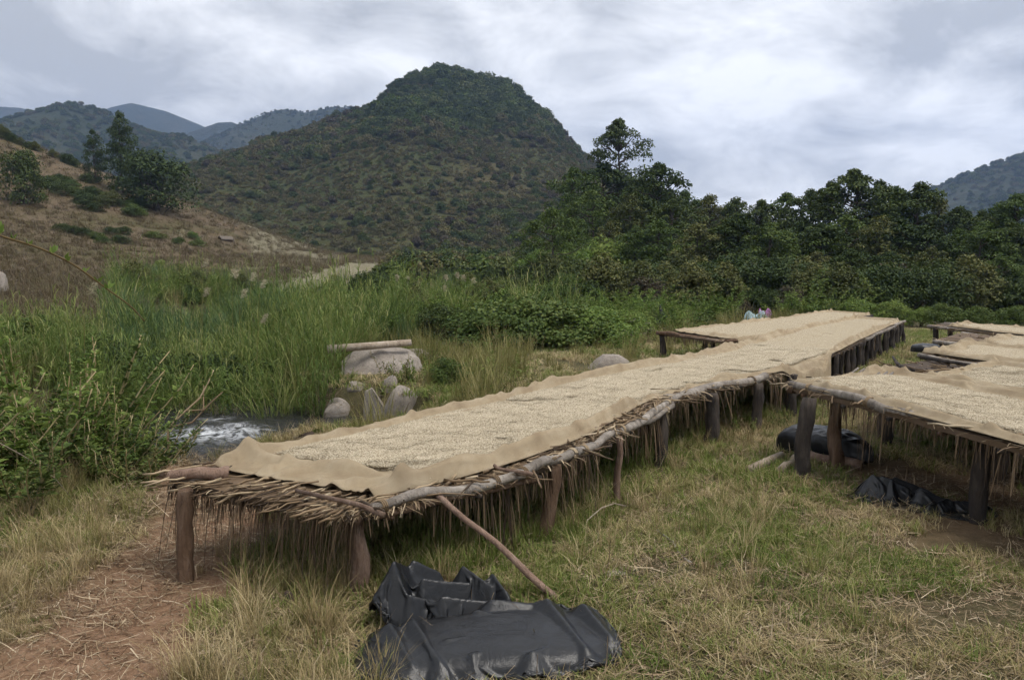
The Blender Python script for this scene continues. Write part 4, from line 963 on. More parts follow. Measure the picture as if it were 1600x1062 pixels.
def lump(x, y, cx, cy, a, b, rot, h, p=2.6):
    c, s_ = math.cos(rot), math.sin(rot); u = ((x - cx) * c + (y - cy) * s_) / a; v = (-(x - cx) * s_ + (y - cy) * c) / b
    return h * np.clip(1 - (np.abs(u) ** p + np.abs(v) ** p), 0, 1) ** .45
# the big bag in front: stuffed plastic, its loose ends lying out on the grass
def slab(x, y, cx, cy, a, b, rot, h, p=4.0, e=.3):
    c, s_ = math.cos(rot), math.sin(rot); u = ((x - cx) * c + (y - cy) * s_) / a; v = (-(x - cx) * s_ + (y - cy) * c) / b
    return h * np.clip(1 - (np.abs(u) ** p + np.abs(v) ** p), 0, 1) ** e
def ridges(x, y, segs, k=2.2):      # standing folds: steep-sided crests along short lines
    z = np.zeros_like(x)
    for (ax, ay, bx_, by_, h) in segs:
        dx, dy = bx_ - ax, by_ - ay; t = np.clip(((x - ax) * dx + (y - ay) * dy) / (dx * dx + dy * dy), 0, 1)
        z = np.maximum(z, h * (1 - .35 * t) - k * np.hypot(x - ax - t * dx, y - ay - t * dy))
    return z
FOLDS = [(-.66, 4.06, -.50, 3.74, .16), (-.54, 4.10, -.36, 3.74, .17), (.20, 4.32, .38, 3.86, .185), (-.12, 4.33, .28, 4.33, .17), (-.34, 3.92, .1, 4.14, .14), (.1, 3.8, .3, 3.98, .14), (.40, 4.28, .52, 4.02, .17), (-.2, 3.80, .0, 3.92, .13), (-.2, 4.26, .05, 4.2, .145)]
def under_big(x, y):
    z = np.maximum(slab(x, y, -.06, 4.05, .60, .32, .11, .115, 3.2, .4), slab(x, y, -.48, 3.93, .34, .26, .30, .09, 3, .5))
    return G(x, y) + np.maximum(z, .9 * ridges(x, y, FOLDS, .9))
sheet_thing('plastic_bag', 'big full black plastic bag lying in the grass in front of the long table', drape(-.14, 4.03, 1.72, 1.02, .13, 130, 80, under_big, 95, 6, (.92, .88), .03, 901, .22, .06, (-.14, 4.03, .73, .37, .13)), 'plastic bag')
HEAP = [(-.68, 4.36, -.62, 4.62, .37), (-.60, 4.60, -.45, 4.66, .30), (-.74, 4.30, -.66, 4.5, .26), (-.52, 4.42, -.22, 4.56, .25), (-.30, 4.62, -.12, 4.50, .25), (-.40, 4.30, -.14, 4.38, .20), (-.12, 4.58, -.02, 4.40, .22), (-.58, 4.28, -.42, 4.36, .2)]
sheet_thing('plastic_sheet', 'crumpled black plastic sheet heaped behind the big black bag', drape(-.40, 4.47, 1.35, 1.1, -.1, 108, 90, lambda x, y: G(x, y) + ridges(x, y, HEAP), 80, 6, (.74, .7), .06, 903, .25, .06, (-.39, 4.46, .44, .32, -.1)))
# the two under the right table
c = gp(1438, 792)
rs_ = np.random.default_rng(44); SH2 = [(c[0] + .75 * a_ - .30, c[1] - .7 * a_ + .38 + b_2, c[0] + .75 * a_ - .30 + d_, c[1] - .7 * a_ + .30 + b_2, .22 - .17 * a_) for a_, b_2, d_ in zip(np.linspace(0, .8, 9), rs_.uniform(-.16, .16, 9), rs_.uniform(-.2, .2, 9))]
sheet_thing('plastic_sheet', 'crumpled black plastic sheet on the bare ground under the right table', drape(c[0], c[1] + .05, 1.45, .85, -.8, 100, 62, lambda x, y: G(x, y) + ridges(x, y, SH2, 1.4), 75, 6, (.8, .75), .06, 905, .2, .06, (c[0], c[1] + .05, .60, .30, -.8)))
o1 = [gxy(1213, 705), gxy(1250, 712), gxy(1300, 722), gxy(1350, 728), gxy(1366, 712, .1), gxy(1340, 690, .15), gxy(1290, 672, .2), gxy(1240, 668, .2), gxy(1216, 680, .15)]
V, F = pillow(120, 50, o1, 0.30, 402, 0.02); V[:, 2] += G(V[:, 0], V[:, 1]); bb = np.array([V[:, 0].mean(), V[:, 1].mean(), V[:, 2].min()])
add('plastic_bag', mesh('plastic_bag', V - bb, F, [M['plastic']], smooth=True), None, bb, label='stuffed black plastic bag on the ground behind the corner leg of the right table', cat='plastic bag')
p = right[2].pos(0.02, 0.72); V, F = pillow(60, 30, [p[:2] + .2 * np.array((1.15 * math.cos(a), .7 * math.sin(a))) + np.array((-.16, .06)) for a in np.linspace(0, 2 * PI, 12, endpoint=False)], .13, 403, .008); V[:, 2] += p[2] - .02; bb = V.mean(0)
add('plastic_bag', mesh('plastic_bag', V - bb, F, [M['plastic']], smooth=True), None, bb, label='small shiny black bag on the end of the third right table', cat='plastic bag')
# dark sack hung on a stump, far side of the meadow; washing on the ground
p = at_z(1028, 517, 0.0); p[2] = Gs(p[0], p[1])
P = crumple(p[0], p[1], .42, .3, .75, 0, 421, 60, lambda u, v: .2 * np.exp(-((u - .3) / .3) ** 2 - (v / .5) ** 2)); grid_thing('dark_sack', 'dark grey sack slumped on the grass behind the two long tables', 'sack', P, flat_mat('dark_sack_cloth', (0.03, 0.03, 0.034)))
M['blue_cloth'] = flat_mat('pale_blue_cloth', (0.45, 0.62, 0.68)); M['pink_cloth'] = flat_mat('purple_cloth', (0.42, 0.17, 0.42))
p = at_d(1181, 496, 34.5); grid_thing('pale_blue_cloth', 'pale blue cloth dropped on the ground beyond the shorter table', 'cloth', crumple(p[0], p[1], .62, .4, .55, -.4, 431, 50), M['blue_cloth'])
p = at_d(1198, 495, 34.5); grid_thing('purple_cloth', 'purple cloth lying beside the pale blue one on the ground', 'cloth', crumple(p[0] - .05, p[1] + .1, .42, .4, .62, .3, 433, 50), M['pink_cloth'])
M['scrap'] = flat_mat('whitish_scrap', (0.34, 0.31, 0.25))
p = gp(962, 897); grid_thing('plastic_scrap', 'small torn whitish scrap in the grass between the tables', 'scrap', crumple(p[0], p[1], .08, .04, .015, .2, 437, 30), M['scrap'], .002)
# loose heap of sticks and reeds on the bare end of the second right table, the battens beside it
for k in range(7):
    p = right[0].pos(0.0, .02 + .07 * k, .02); q = p + np.array([.05 - .30, .55, .03 + .01 * k])
    p = px(1320 + k * 9, 592 + k * 1.5, .86); q = px(1341 + k * 9, 575 + k * 1.2, .90)
    add('batten', log_mesh(p, q, .016, .014, M['wood_grey'], p, .004, 4, 6, .1, 500 + k, 'batten'), None, p, label='weathered grey batten in the bundle on the end of the near right table', cat='batten', group='grey battens laid side by side')
stick('branch', 'dark forked branch on the bare reeds of the second right table', 'branch', [px(1395, 557, .95), px(1402, 568, .9), px(1412, 577, .87), px(1440, 580, .87)], .014, .035, 'wood_dark', 17)
stick('pole', 'dark charred pole lying on the third right table beside the small bag', 'pole', [px(1440, 558, .86), px(1470, 563, .88), px(1495, 567, .87), px(1521, 571, .86)], .03, .018, 'wood_dark', 18)
# white cord stretched down through the left bushes
stick('cord', 'thin white cord running down through the bushes at the left edge', 'cord', [at_d(-40, 665, 6.0), at_d(0, 692, 6.0), at_d(40, 714, 6.2), at_d(85, 746, 6.4), at_d(110, 775, 6.5)], .004, .004, 'wood_pale', 19, 5, 0)

# ================================================================== vegetation: the pieces
def clump_leaves(C, R, n, leaf, r, up=0.35, flat=0.8, aspect=0.55):
    """leaves over the skin of clumps: C (k,3) centres, R (k,) radii, n leaves each"""
    k = len(C); N = rand_dir(k * n, r); N[:, 2] = np.where(N[:, 2] < -0.25, -N[:, 2] * 0.6, N[:, 2])
    N /= np.linalg.norm(N, axis=1)[:, None]
    rad = np.repeat(R, n) * (0.55 + 0.5 * r.random(k * n) ** 0.5)
    P = np.repeat(C, n, 0) + N * rad[:, None] * np.array([1, 1, flat])
    Nn = N * (1 - up) + np.array([0, 0, up]) + rand_dir(k * n, r) * 0.55
    D = np.cross(Nn, rand_dir(k * n, r)) + N * 0.3 + np.array([0, 0, -0.15])
    L = leaf * (0.65 + 0.7 * r.random(k * n))
    return leaves(P, D, Nn, L, L * aspect)
def gen_tree(seed, H=8.0, cr=2.6, cb=0.25, clumps=70, per=95, leaf=0.2, csize=(0.42, 0.85), lean=0.0, mat='leaf_dark', tall=False):
    r = np.random.default_rng(seed)
    tp = np.array([[0.25 * vnoise(z * 0.5, 0, seed) + lean * z, 0.25 * vnoise(z * 0.5, 9, seed), z] for z in np.linspace(-0.3, H * 0.86, 9)])
    m = MB(); m.put(*tube(tp, np.linspace(0.16, 0.03, 9) * H / 8, 8, .2, seed))
    C = []; R = []
    while len(C) < clumps:
        z = cb + (1 - cb) * r.random(); a = r.random() * 6.28
        prof = math.sin(min(1, (z - cb) / (1 - cb) * 0.93 + 0.12) * PI) ** 0.42
        if tall: prof = (0.55 + 0.45 * math.sin(z * 17 + seed)) * prof
        lim = cr * prof * (0.72 + 0.5 * float(fbm(a * 1.1, z * 4, seed + 3, 2)) + 0.12)
        q = lim * r.random() ** 0.45
        C.append((q * math.cos(a) + lean * z * H, q * math.sin(a), z * H - 0.3)); R.append(r.uniform(*csize) * (0.75 + 0.4 * prof))
    C = np.array(C); R = np.array(R)
    for i in range(0, clumps, max(1, clumps // 22)):
        zt = max(0.2, min(C[i, 2] - 0.25 * np.hypot(C[i, 0], C[i, 1]) - .4, H * .8)); st = np.array([np.interp(zt, tp[:, 2], tp[:, 0]), np.interp(zt, tp[:, 2], tp[:, 1]), zt])
        m.put(*tube(log_pts(st, C[i], 0.25, 6, seed + i), np.linspace(0.055, 0.015, 6) * H / 8, 5, .2, i))
    trunk = m.build('trunk', M['bark'], True)
    V, Q = clump_leaves(C, R, per, leaf, r)
    return trunk, mesh('crown', V, Q, [M[mat]])
def gen_shrub(seed, rx=1.3, h=1.8, clumps=50, per=95, leaf=0.11, mat='leaf_mid', csize=(0.28, 0.5), aspect=.55, core=True):
    r = np.random.default_rng(seed)
    a = r.random(clumps) * 6.28; z = r.random(clumps) ** 0.8
    prof = np.sqrt(np.clip(1 - (z * 0.95) ** 2.2, 0, 1)) * (0.8 + 0.35 * fbm(a * 1.2, z * 3, seed, 2))
    q = rx * prof * r.random(clumps) ** 0.35
    C = np.stack([q * np.cos(a), q * np.sin(a), z * h * (0.85 + 0.3 * fbm(a, a * 0 + 2, seed + 1, 2)) + 0.05], -1); R = r.uniform(*csize, clumps)
    V, Q = clump_leaves(C, R, per, leaf, r, aspect=aspect)
    m = MB(); m.put(V, Q)
    m2 = MB()
    for i in range(0, clumps, 4):
        m2.put(*tube(log_pts((0.15 * math.cos(i), 0.15 * math.sin(i), -0.15), C[i], .12, 5, seed + i), np.linspace(.03, .008, 5) * h / 1.8, 5))
    V1, F1 = m.arrays(); V2, F2 = m2.arrays(); n = len(V1)
    return mesh('shrub', np.concatenate([V1, V2]), F1 + [f + n for f in F2], [M[mat], M['bark']], mi=[0] * len(F1) + [1] * len(F2))
def gen_herb(seed, h=1.3, stems=7, per=55, leaf=0.11, spread=0.45, mat='leaf_bright', aspect=.4, smat='leaf_mid'):
    r = np.random.default_rng(seed); m = MB(); m2 = MB()
    for i in range(stems):
        a = r.random() * 6.28; hh = h * r.uniform(0.55, 1.05); rr = spread * r.random() ** .5
        b = np.array([rr * math.cos(a), rr * math.sin(a), -.05]); tl = r.uniform(.05, .75) * hh; t = b + np.array([math.cos(a) * tl, math.sin(a) * tl, hh * (1 - .25 * tl / hh)])
        P = log_pts(b, t, .06, 6, seed + i); m2.put(*tube(P, np.linspace(.008, .004, 6), 4))
        q = 0.12 + 0.88 * r.random(per); C = np.stack([np.interp(q, np.linspace(0, 1, 6), P[:, k]) for k in range(3)], -1)
        D = rand_dir(per, r); D[:, 2] = np.abs(D[:, 2]) * .6 + .1; N = np.array([0, 0, 1.0]) + rand_dir(per, r) * .5; L = leaf * (1.25 - .7 * q) * r.uniform(.7, 1.3, per)
        off = D * (0.10 * (1.1 - q) * r.random(per) * h)[:, None]
        m.put(*leaves(C + off, D, N, L, L * aspect))
    V1, F1 = m.arrays(); V2, F2 = m2.arrays(); n = len(V1)
    return mesh('herb', np.concatenate([V1, V2]), F1 + [f + n for f in F2], [M[mat], M[smat]], mi=[0] * len(F1) + [1] * len(F2))
def gen_tuft(seed, n=28, h=0.16, w=0.006, spread=0.07, mat='grass_green', bend=0.7, seg=3, flat=0.0, hv=(0.4, 1.2)):
    r = np.random.default_rng(seed); a = r.random(n) * 6.28; rr = spread * np.sqrt(r.random(n))
    b = np.stack([rr * np.cos(a), rr * np.sin(a), np.full(n, -.01)], -1)
    hd = a + r.normal(0, .9, n); ht = h * r.uniform(*hv, n)
    V, Q, T = blades(b, hd, ht * (1 - flat), w * r.uniform(.7, 1.4, n) * np.ones(n), ht * bend * r.uniform(.15, 1.1, n), seg)
    return mesh('tuft', V, [T, Q], [M[mat]])
def gen_litter(seed, n=26, size=0.16, mat='straw'):
    r = np.random.default_rng(seed); m = MB()
    P = np.stack([r.normal(0, size * .5, n), r.normal(0, size * .5, n), r.uniform(.004, .03, n)], -1); D = rand_dir(n, r); D[:, 2] *= .12; D /= np.linalg.norm(D, axis=1)[:, None]
    V, Q = straw_strips(P, D, r.uniform(.06, .22, n), r.uniform(.003, .007, n), r.uniform(0, .012, n), r, 2); m.put(V, Q)
    return m.build('litter', M[mat])

TREES = [gen_tree(601, 8, 3.1, .18, 95, 85, .2, (.32, .68), mat='leaf_dark'), gen_tree(602, 8, 3.3, .22, 90, 85, .2, (.32, .65), mat='leaf_mid'), gen_tree(603, 8, 2.8, .15, 85, 80, .19, (.3, .62), mat='leaf_olive'), gen_tree(604, 8, 3.3, .35, 66, 80, .21, (.3, .62), mat='leaf_dark'), gen_tree(605, 8, 3.2, .12, 100, 85, .19, (.32, .66), mat='leaf_mid')]
TALL = gen_tree(613, 16, 4.0, .34, 84, 90, .28, (.5, 1.0), mat='leaf_dark')
BAMBOO = gen_tree(612, 10, 2.9, .08, 74, 80, .3, (.45, .9), lean=.02, mat='leaf_dark')
SHRUBS = [gen_shrub(621, mat='leaf_dark'), gen_shrub(622, 1.5, 1.7, mat='leaf_mid'), gen_shrub(623, 1.2, 2.0, mat='leaf_olive'), gen_shrub(624, 1.4, 1.6, mat='leaf_mid', leaf=.10, per=120), gen_shrub(625, 1.3, 1.9, mat='leaf_bright'), gen_shrub(626, 1.3, 1.7, mat='leaf_brown', per=45)]
CREEP = [gen_shrub(631, 1.6, 1.3, 70, 190, .075, 'leaf_mid', (.26, .46), .85), gen_shrub(632, 1.5, 1.1, 70, 190, .07, 'leaf_bright', (.26, .42), .85)]
HERBS = [gen_herb(641), gen_herb(642, 1.5, 9), gen_herb(643, 1.1, 8, 60, .13), gen_herb(644, 1.3, 6, 50, .1, .4, 'leaf_mid')]
LEAFY = [gen_herb(651, 1.0, 9, 70, .075, .4, 'leaf_mid', .55, 'grass_dry'), gen_herb(652, .8, 10, 60, .07, .42, 'leaf_bright', .6, 'grass_olive'), gen_herb(653, 1.2, 8, 70, .085, .4, 'leaf_bright', .5, 'grass_dry'), gen_herb(654, .7, 9, 50, .055, .38, 'leaf_olive', .45, 'grass_dry')]
FARBUSH = [gen_shrub(661 + k, 1.9, 2.6, 24, 34, .5, m_, (.6, 1.0)) for k, m_ in enumerate(('leaf_dark', 'scrub_a', 'scrub_b', 'leaf_mid', 'scrub_a', 'scrub_b', 'leaf_brown'))]
def gen_cane(seed, stems=13, h=2.0, spread=.5, mat='reed', leafl=.42):
    r = np.random.default_rng(seed); m = MB()
    for i in range(stems):
        a = r.random() * 6.28; rr = spread * math.sqrt(r.random()); hh = h * r.uniform(.55, 1.1); ln = r.uniform(.05, .32) * hh
        b = np.array([rr * math.cos(a), rr * math.sin(a), -.05]); P = np.array([b + np.array([math.cos(a) * ln * t * t, math.sin(a) * ln * t * t, hh * t]) for t in np.linspace(0, 1, 6)])
        m.put(*tube(P, np.linspace(.008, .003, 6), 4))
        n = 17; q = np.sort(.12 + .88 * r.random(n)); C = np.stack([np.interp(q, np.linspace(0, 1, 6), P[:, k]) for k in range(3)], -1)
        hd = r.random(n) * 6.28; L = leafl * r.uniform(.6, 1.25, n) * (1.1 - .35 * q)
        V, Q, T = blades(C, hd, L * r.uniform(.45, .95, n), r.uniform(.014, .024, n), L * r.uniform(.3, .9, n), 4); m.put(V, Q, T)
    return m.build('cane', M[mat])
REEDS = [gen_tuft(671 + k, 80, 1.7, .018, .42, 'reed', .75, 5, hv=(.4, 1.15)) for k in range(2)] + [gen_cane(673), gen_cane(674, 11, 2.2)]
M['scrub_c'] = leaf_mat('hill_dry_grass', [(0, (0.07, 0.07, 0.03)), (0.5, (0.125, 0.11, 0.052)), (1, (0.21, 0.17, 0.088))], 0.1)
TINY = [gen_shrub(668 + k, 2.4, 1.9, 14, 14, .6, m_, (.5, .9)) for k, m_ in enumerate(('scrub_c', 'scrub_b', 'scrub_c'))]
REEDB = [gen_tuft(681 + k, 130, 1.5, .016, .45, 'reed_blue', .6, 4, hv=(.45, 1.1)) for k in range(2)]
REEDY = [gen_tuft(685 + k, 110, 1.1, .011, .35, 'grass_olive', .5, 4, hv=(.4, 1.1)) for k in range(2)]
GREEN = [gen_tuft(691 + k, 36, .105, .006, .11, 'grass_green', 1.0) for k in range(3)]
OLIVE = [gen_tuft(695 + k, 34, .11, .005, .12, 'grass_olive', 1.2) for k in range(3)]
DRY = [gen_tuft(701 + k, 32, .11, .0045, .12, 'grass_dry', 1.6) for k in range(3)]
FIELDG = [gen_tuft(715 + k, 40, .42, .012, .2, 'field_blade', .8, 3) for k in range(3)]
DRYTALL = [gen_tuft(705 + k, 46, .42, .005, .10, 'grass_dry', .75, 4) for k in range(3)] + [gen_tuft(708, 40, .40, .006, .10, 'grass_olive', .75, 4)]
LITTER = [gen_litter(711), gen_litter(712, mat='straw'), gen_litter(713, mat='straw_dark')]

# ------------------------------------------------------------------ plants one can point at
def put_tree(kind, u, vtop, d, label, width=1.0, group=None, name='tree', H0=8.0, rz=None, cat='tree', base=None):
    p = at_d(u, vtop, d); zb = Gs(p[0], p[1]) if base is None else base; h = p[2] - zb
    s = h / (H0 * 0.98)
    o = thing(name, label, cat, (p[0], p[1], zb), (0, 0, random.random() * 6.28 if rz is None else rz), (s * width, s * width, s), group)
    add('trunk', kind[0], o); add('crown', kind[1], o)
    return o
def put_shrub(me, u, vtop, d, label, width=1.0, group=None, name='shrub', h0=1.9, cat='shrub', minh=0.4):
    p = at_d(u, vtop, d); zb = Gs(p[0], p[1]); h = max(minh, p[2] - zb); s = h / h0
    return add(name, me, None, (p[0], p[1], zb), (0, 0, random.random() * 6.28), (s * width, s * width, s), label=label, cat=cat, group=group)
put_tree(TALL, 966, 192, 84, 'tall thin-crowned tree rising over the forest edge beside the hill', 1.0, None, 'tall_tree', 16.0, 0.4)
put_tree(TREES[3], 945, 258, 82, 'dark bushy tree at the foot of the tall thin-crowned tree', 1.2)
put_tree(TREES[0], 1030, 258, 66, 'dark round-crowned tree just below and beside the tall tree', 1.0)
put_tree(TREES[1], 898, 264, 76, 'green tree standing against the dark side of the central hill', .85)
put_tree(TREES[4], 925, 300, 66, 'leafy tree in front of the tall tree, above the creeper dome', 1.1)
put_tree(TREES[2], 985, 305, 62, 'olive tree between the creeper dome and the round-crowned tree', 1.1)
put_tree(TREES[0], 1335, 268, 54, 'tallest crown of the dark forest behind the right tables', 1.0)
put_tree(TREES[3], 1440, 290, 52, 'spreading dark tree right of the tallest forest crown', 1.15)
put_tree(TREES[4], 862, 328, 47, 'dome of creepers over a tree above the bright herbs', 1.05, None, 'creeper_dome')
put_tree(TREES[1], 1590, 305, 50, 'green tree at the right edge under the far slope', 1.1)
fg = 'trees of the dark forest behind the tables'
ORD = 'first second third fourth fifth sixth seventh eighth ninth tenth eleventh twelfth thirteenth fourteenth fifteenth sixteenth seventeenth eighteenth'.split()
sky_u = sorted([1070, 1110, 1150, 1190, 1230, 1268, 1300, 1375, 1405, 1470, 1500, 1535, 1565, 1640, 1700, 1010, 1050])
for u, v, d, k, w in [(1070, 300, 68, 4, 1.0), (1110, 306, 64, 2, 1.0), (1150, 312, 62, 3, .9), (1190, 315, 60, 0, 1.0), (1230, 303, 60, 1, 1.0), (1268, 300, 57, 3, 1.0), (1300, 288, 56, 0, .9), (1375, 286, 55, 3, .9), (1405, 296, 54, 1, .9), (1470, 312, 52, 2, .9), (1500, 325, 50, 0, .9), (1535, 332, 50, 3, .8), (1565, 318, 51, 4, .9), (1640, 300, 50, 0, 1.1), (1700, 300, 50, 3, 1.1), (1010, 285, 70, 1, .9), (1050, 315, 60, 3, 1.0)]:
    put_tree(TREES[k], u, v, d, 'skyline tree of the dark forest, %s from the left' % ORD[sky_u.index(u)], w, fg)
mid_n = 0
rt = np.random.default_rng(77)
for u, v, d, k, w in [(950, 352, 54, 2, 1.0), (990, 355, 52, 1, 1.1), (1040, 352, 52, 4, 1.3), (1090, 345, 50, 2, 1.3), (1130, 350, 48, 3, 1.3), (1170, 345, 48, 0, 1.3), (1210, 350, 47, 1, 1.3), (1250, 340, 47, 3, 1.3), (1290, 345, 46, 0, 1.3), (1330, 335, 46, 4, 1.3), (1370, 340, 45, 2, 1.3), (1410, 345, 45, 3, 1.3), (1450, 350, 44, 0, 1.3), (1495, 355, 44, 4, 1.3), (1540, 355, 43, 1, 1.3), (1585, 350, 43, 3, 1.3), (1640, 345, 43, 0, 1.3),
                       (1160, 395, 44, 0, 1.5), (1215, 400, 43, 3, 1.5), (1275, 395, 43, 2, 1.5), (1330, 392, 42, 0, 1.5), (1390, 398, 41, 3, 1.5), (1450, 395, 41, 2, 1.5), (1510, 400, 40, 0, 1.5), (1570, 395, 40, 4, 1.5), (1620, 400, 39, 3, 1.5)]:
    put_tree(TREES[k], u + rt.normal(0, 6), v + rt.normal(0, 7), d + rt.normal(0, 1), ('shaded tree halfway up the dark forest, %s from the left' % ORD[mid_n]) if mid_n < 17 else 'low tree in front of the dark forest, %s from the left' % ORD[mid_n - 17], w * rt.uniform(.85, 1.1), fg); mid_n += 1
lab_s = 'shrub in the thicket under the dark forest edge'
sg = 'thicket shrubs under the forest'
for k in range(64):
    u = 1120 + 540 * ((k % 32) + rt.random()) / 32; row = k // 32
    put_shrub(SHRUBS[int(rt.choice([0, 0, 2, 1, 5]))], u, (428, 452)[row] + rt.normal(0, 9), (40.0, 37.5)[row] + rt.normal(0, .7), lab_s, rt.uniform(.9, 1.25), sg)
lab_s2 = 'dark bush on the slope between the creeper dome and the forest'
for k in range(46):
    u = 830 + 310 * rt.random(); f = rt.random()
    put_shrub(SHRUBS[int(rt.choice([0, 1, 2, 1, 5, 3, 4]))], u, 378 + 48 * f + rt.normal(0, 6), 56 - 12 * f, lab_s2, rt.uniform(.9, 1.3), 'bushes on the slope below the hill')
lab_h = 'bright green herb in the belt below the dark bushes'
for k in range(290):
    f = rt.random(); u = 610 + 690 * rt.random()
    d = 26 + 15 * f
    if u > 1080 and d < 34: d = 34 + 5 * rt.random()
    if 1135 < u < 1240 and d < 42: continue
    if u > 1080: pass
    p = at_d(u, 430, d); zb = Gs(p[0], p[1]); h = rt.uniform(.9, 2.1) * (0.75 + .35 * f)
    add('tall_herb', HERBS[int(rt.integers(0, 4))], None, (p[0], p[1], zb), (0, 0, rt.random() * 6.28), (h / 1.25 * rt.uniform(1.1, 1.6),) * 2 + (h / 1.25,), label=lab_h, cat='herb', group='bright herbs above the meadow')
put_shrub(CREEP[0], 830, 462, 22.5, 'big mound of dark leafy creeper behind the meadow', 1.35, None, 'creeper_mound', 1.35, 'creeper')
put_shrub(CREEP[0], 770, 480, 21.5, 'lower mound of creeper joining the big mound', 1.2, None, 'creeper_mound', 1.35, 'creeper')
put_shrub(CREEP[1], 900, 475, 23.5, 'bright green creeper mound beside the dark one', 1.4, None, 'creeper_mound', 1.2, 'creeper')
put_shrub(CREEP[1], 965, 482, 26, 'bright creeper mound behind the heap of dry branches', 1.4, None, 'creeper_mound', 1.2, 'creeper')
put_shrub(SHRUBS[3], 705, 562, 14.2, 'low dark green bush in the meadow beside the boulders', 1.25, None, 'bush', 1.7, 'bush')
put_shrub(SHRUBS[0], 690, 478, 24, 'dark bush left of the creeper mounds', 1.3)
put_shrub(SHRUBS[1], 640, 470, 27, 'green bush beyond the log on the boulder', 1.2)
for u, v, d in [(1300, 470, 34), (1345, 468, 33), (1390, 470, 32.5), (1480, 472, 31), (1530, 478, 30), (1580, 475, 29), (1440, 480, 32)]:
    put_shrub(SHRUBS[4 if u in (1390, 1345) else int(rt.choice([1, 4, 3]))], u, v, d, 'green bush at the forest foot beyond the far table ends', rt.uniform(1.1, 1.4), 'green bushes beyond the table ends')
# heap of dry branches by the creepers
p = at_d(985, 512, 25.5)
for k in range(26):
    a = np.array([p[0] + rt.normal(0, .55), p[1] + rt.normal(0, .4), Gs(p[0], p[1]) + .05 + .25 * rt.random()]); an = rt.random() * 6.28; L = rt.uniform(.5, 1.3)
    q = a + np.array([math.cos(an) * L, math.sin(an) * L * .6, rt.normal(.05, .2)])
    add('dry_branch', log_mesh(a, q, .02, .008, M['wood_grey'], a, .12, 6, 5, .2, 800 + k, 'dry_branch'), None, a, label='bare grey branch in the brushwood heap below the creepers', cat='branch', group='brushwood heap')

# ---- the dry field: tree clump, round bush, small shrubs, hut
put_tree(BAMBOO, 185, 178, 104, 'tall ragged dark tree on the crest of the dry field', .72, None, 'ragged_tree', 10.0, 1.0)
put_tree(BAMBOO, 145, 205, 105, 'leaning dark tree left of the tall ragged tree', .7, None, 'ragged_tree', 10.0, 2.6)
put_tree(TREES[0], 205, 246, 103, 'low dark tree between the ragged tree and the round bush', .8)
put_shrub(SHRUBS[0], 240, 248, 98, 'big round dark bush on the crest of the dry field', 1.05, None, 'round_bush', 1.75, 'bush')
put_shrub(SHRUBS[0], 33, 244, 80, 'round dark bush on the dry slope at the left', .7, None, 'round_bush', 1.75, 'bush')
for u, v, d, w, k in [(95, 298, 72, 1.6, 0), (112, 302, 72, 1.6, 0), (128, 304, 72, 1.5, 0), (150, 311, 72, 1.6, 3), (172, 303, 76, 1.4, 0), (186, 317, 72, 1.7, 0), (192, 303, 78, 1.3, 0), (240, 318, 80, 1.6, 1), (276, 330, 80, 1.2, 3), (308, 333, 82, 1.3, 1), (160, 330, 70, 1.2, 1), (300, 322, 86, 1., 4), (448, 384, 64, 1.2, 5), (212, 352, 50, 1.3, 5), (200, 372, 46, 1.2, 0), (248, 355, 62, 1, 4)]:
    p = at_d(u, v + 10, d); zb = Gs(p[0], p[1]) + .2; s = 14 / FPX * d / 1.9
    add('field_shrub', SHRUBS[k], None, (p[0], p[1], zb - .1), (0, 0, rt.random() * 6.28), (s * w * 1.1, s * w * 1.1, s), label='small dark shrub dotted over the dry field', cat='shrub', group='small shrubs on the dry field')
for k in range(30):                       # green thicket along the crest
    u = rt.uniform(60, 225); v = 262 + (u - 60) * .14 + rt.normal(0, 5); d = 92 + rt.normal(0, 4)
    p = at_d(u, v, d); zb = Gs(p[0], p[1]) + .1; s = rt.uniform(.45, .95)
    add('crest_bush', SHRUBS[int(rt.choice([1, 0, 0, 3, 2]))], None, (p[0], p[1], zb), (0, 0, rt.random() * 6.28), (s * 1.2, s * 1.2, s), label='green bush in the thicket along the dry field crest', cat='bush', group='thicket along the crest of the field')
for k in range(22):                       # dark bushes up the left skyline of the field
    u = rt.uniform(-30, 130); v = 222 + u * .36 + rt.normal(0, 4); d = 112
    p = at_d(u, v, d); zb = Gs(p[0], p[1]); s = rt.uniform(.5, 1.0)
    add('skyline_bush', SHRUBS[int(rt.choice([0, 2, 0]))], None, (p[0], p[1], zb), (0, 0, rt.random() * 6.28), (s * 1.1, s * 1.1, s), label='dark bush along the upper skyline of the dry field', cat='bush', group='bushes on the skyline of the field')
# hut: a low thatched shelter
p = at_d(352, 357, 92); zb = Gs(p[0], p[1]) + .25
hut = thing('thatched_hut', 'small low thatched hut on the dry field', 'hut', (p[0], p[1], zb - .1), (0, 0, .85), .7)
M['thatch'] = flat_mat('grey_thatch', (0.15, 0.125, 0.1)); M['mudwall'] = flat_mat('mud_wall', (0.12, 0.08, 0.055))
m = MB(); Lh, Wh = 1.15, .8
nx_ = 18; xs = np.linspace(-Lh, Lh, nx_)
top = []
for t in np.linspace(-1, 1, 9): top.append(np.stack([xs, np.full(nx_, t * Wh), 0.95 - .6 * abs(t) ** 1.1 + .04 * vnoise(xs * 5, xs * 0 + t * 4, 5)], -1))
V = np.stack(top); m.put(V.reshape(-1, 3), grid_faces(nx_, 9)); m.put(V.reshape(-1, 3) - [0, 0, .09], grid_faces(nx_, 9)[:, ::-1])
ro = add('roof', m.build('roof', M['thatch']), hut)
md = ro.modifiers.new('thickness', 'SOLIDIFY'); md.thickness = .06
m = MB(); a, b_ = Lh * .86, Wh * .7
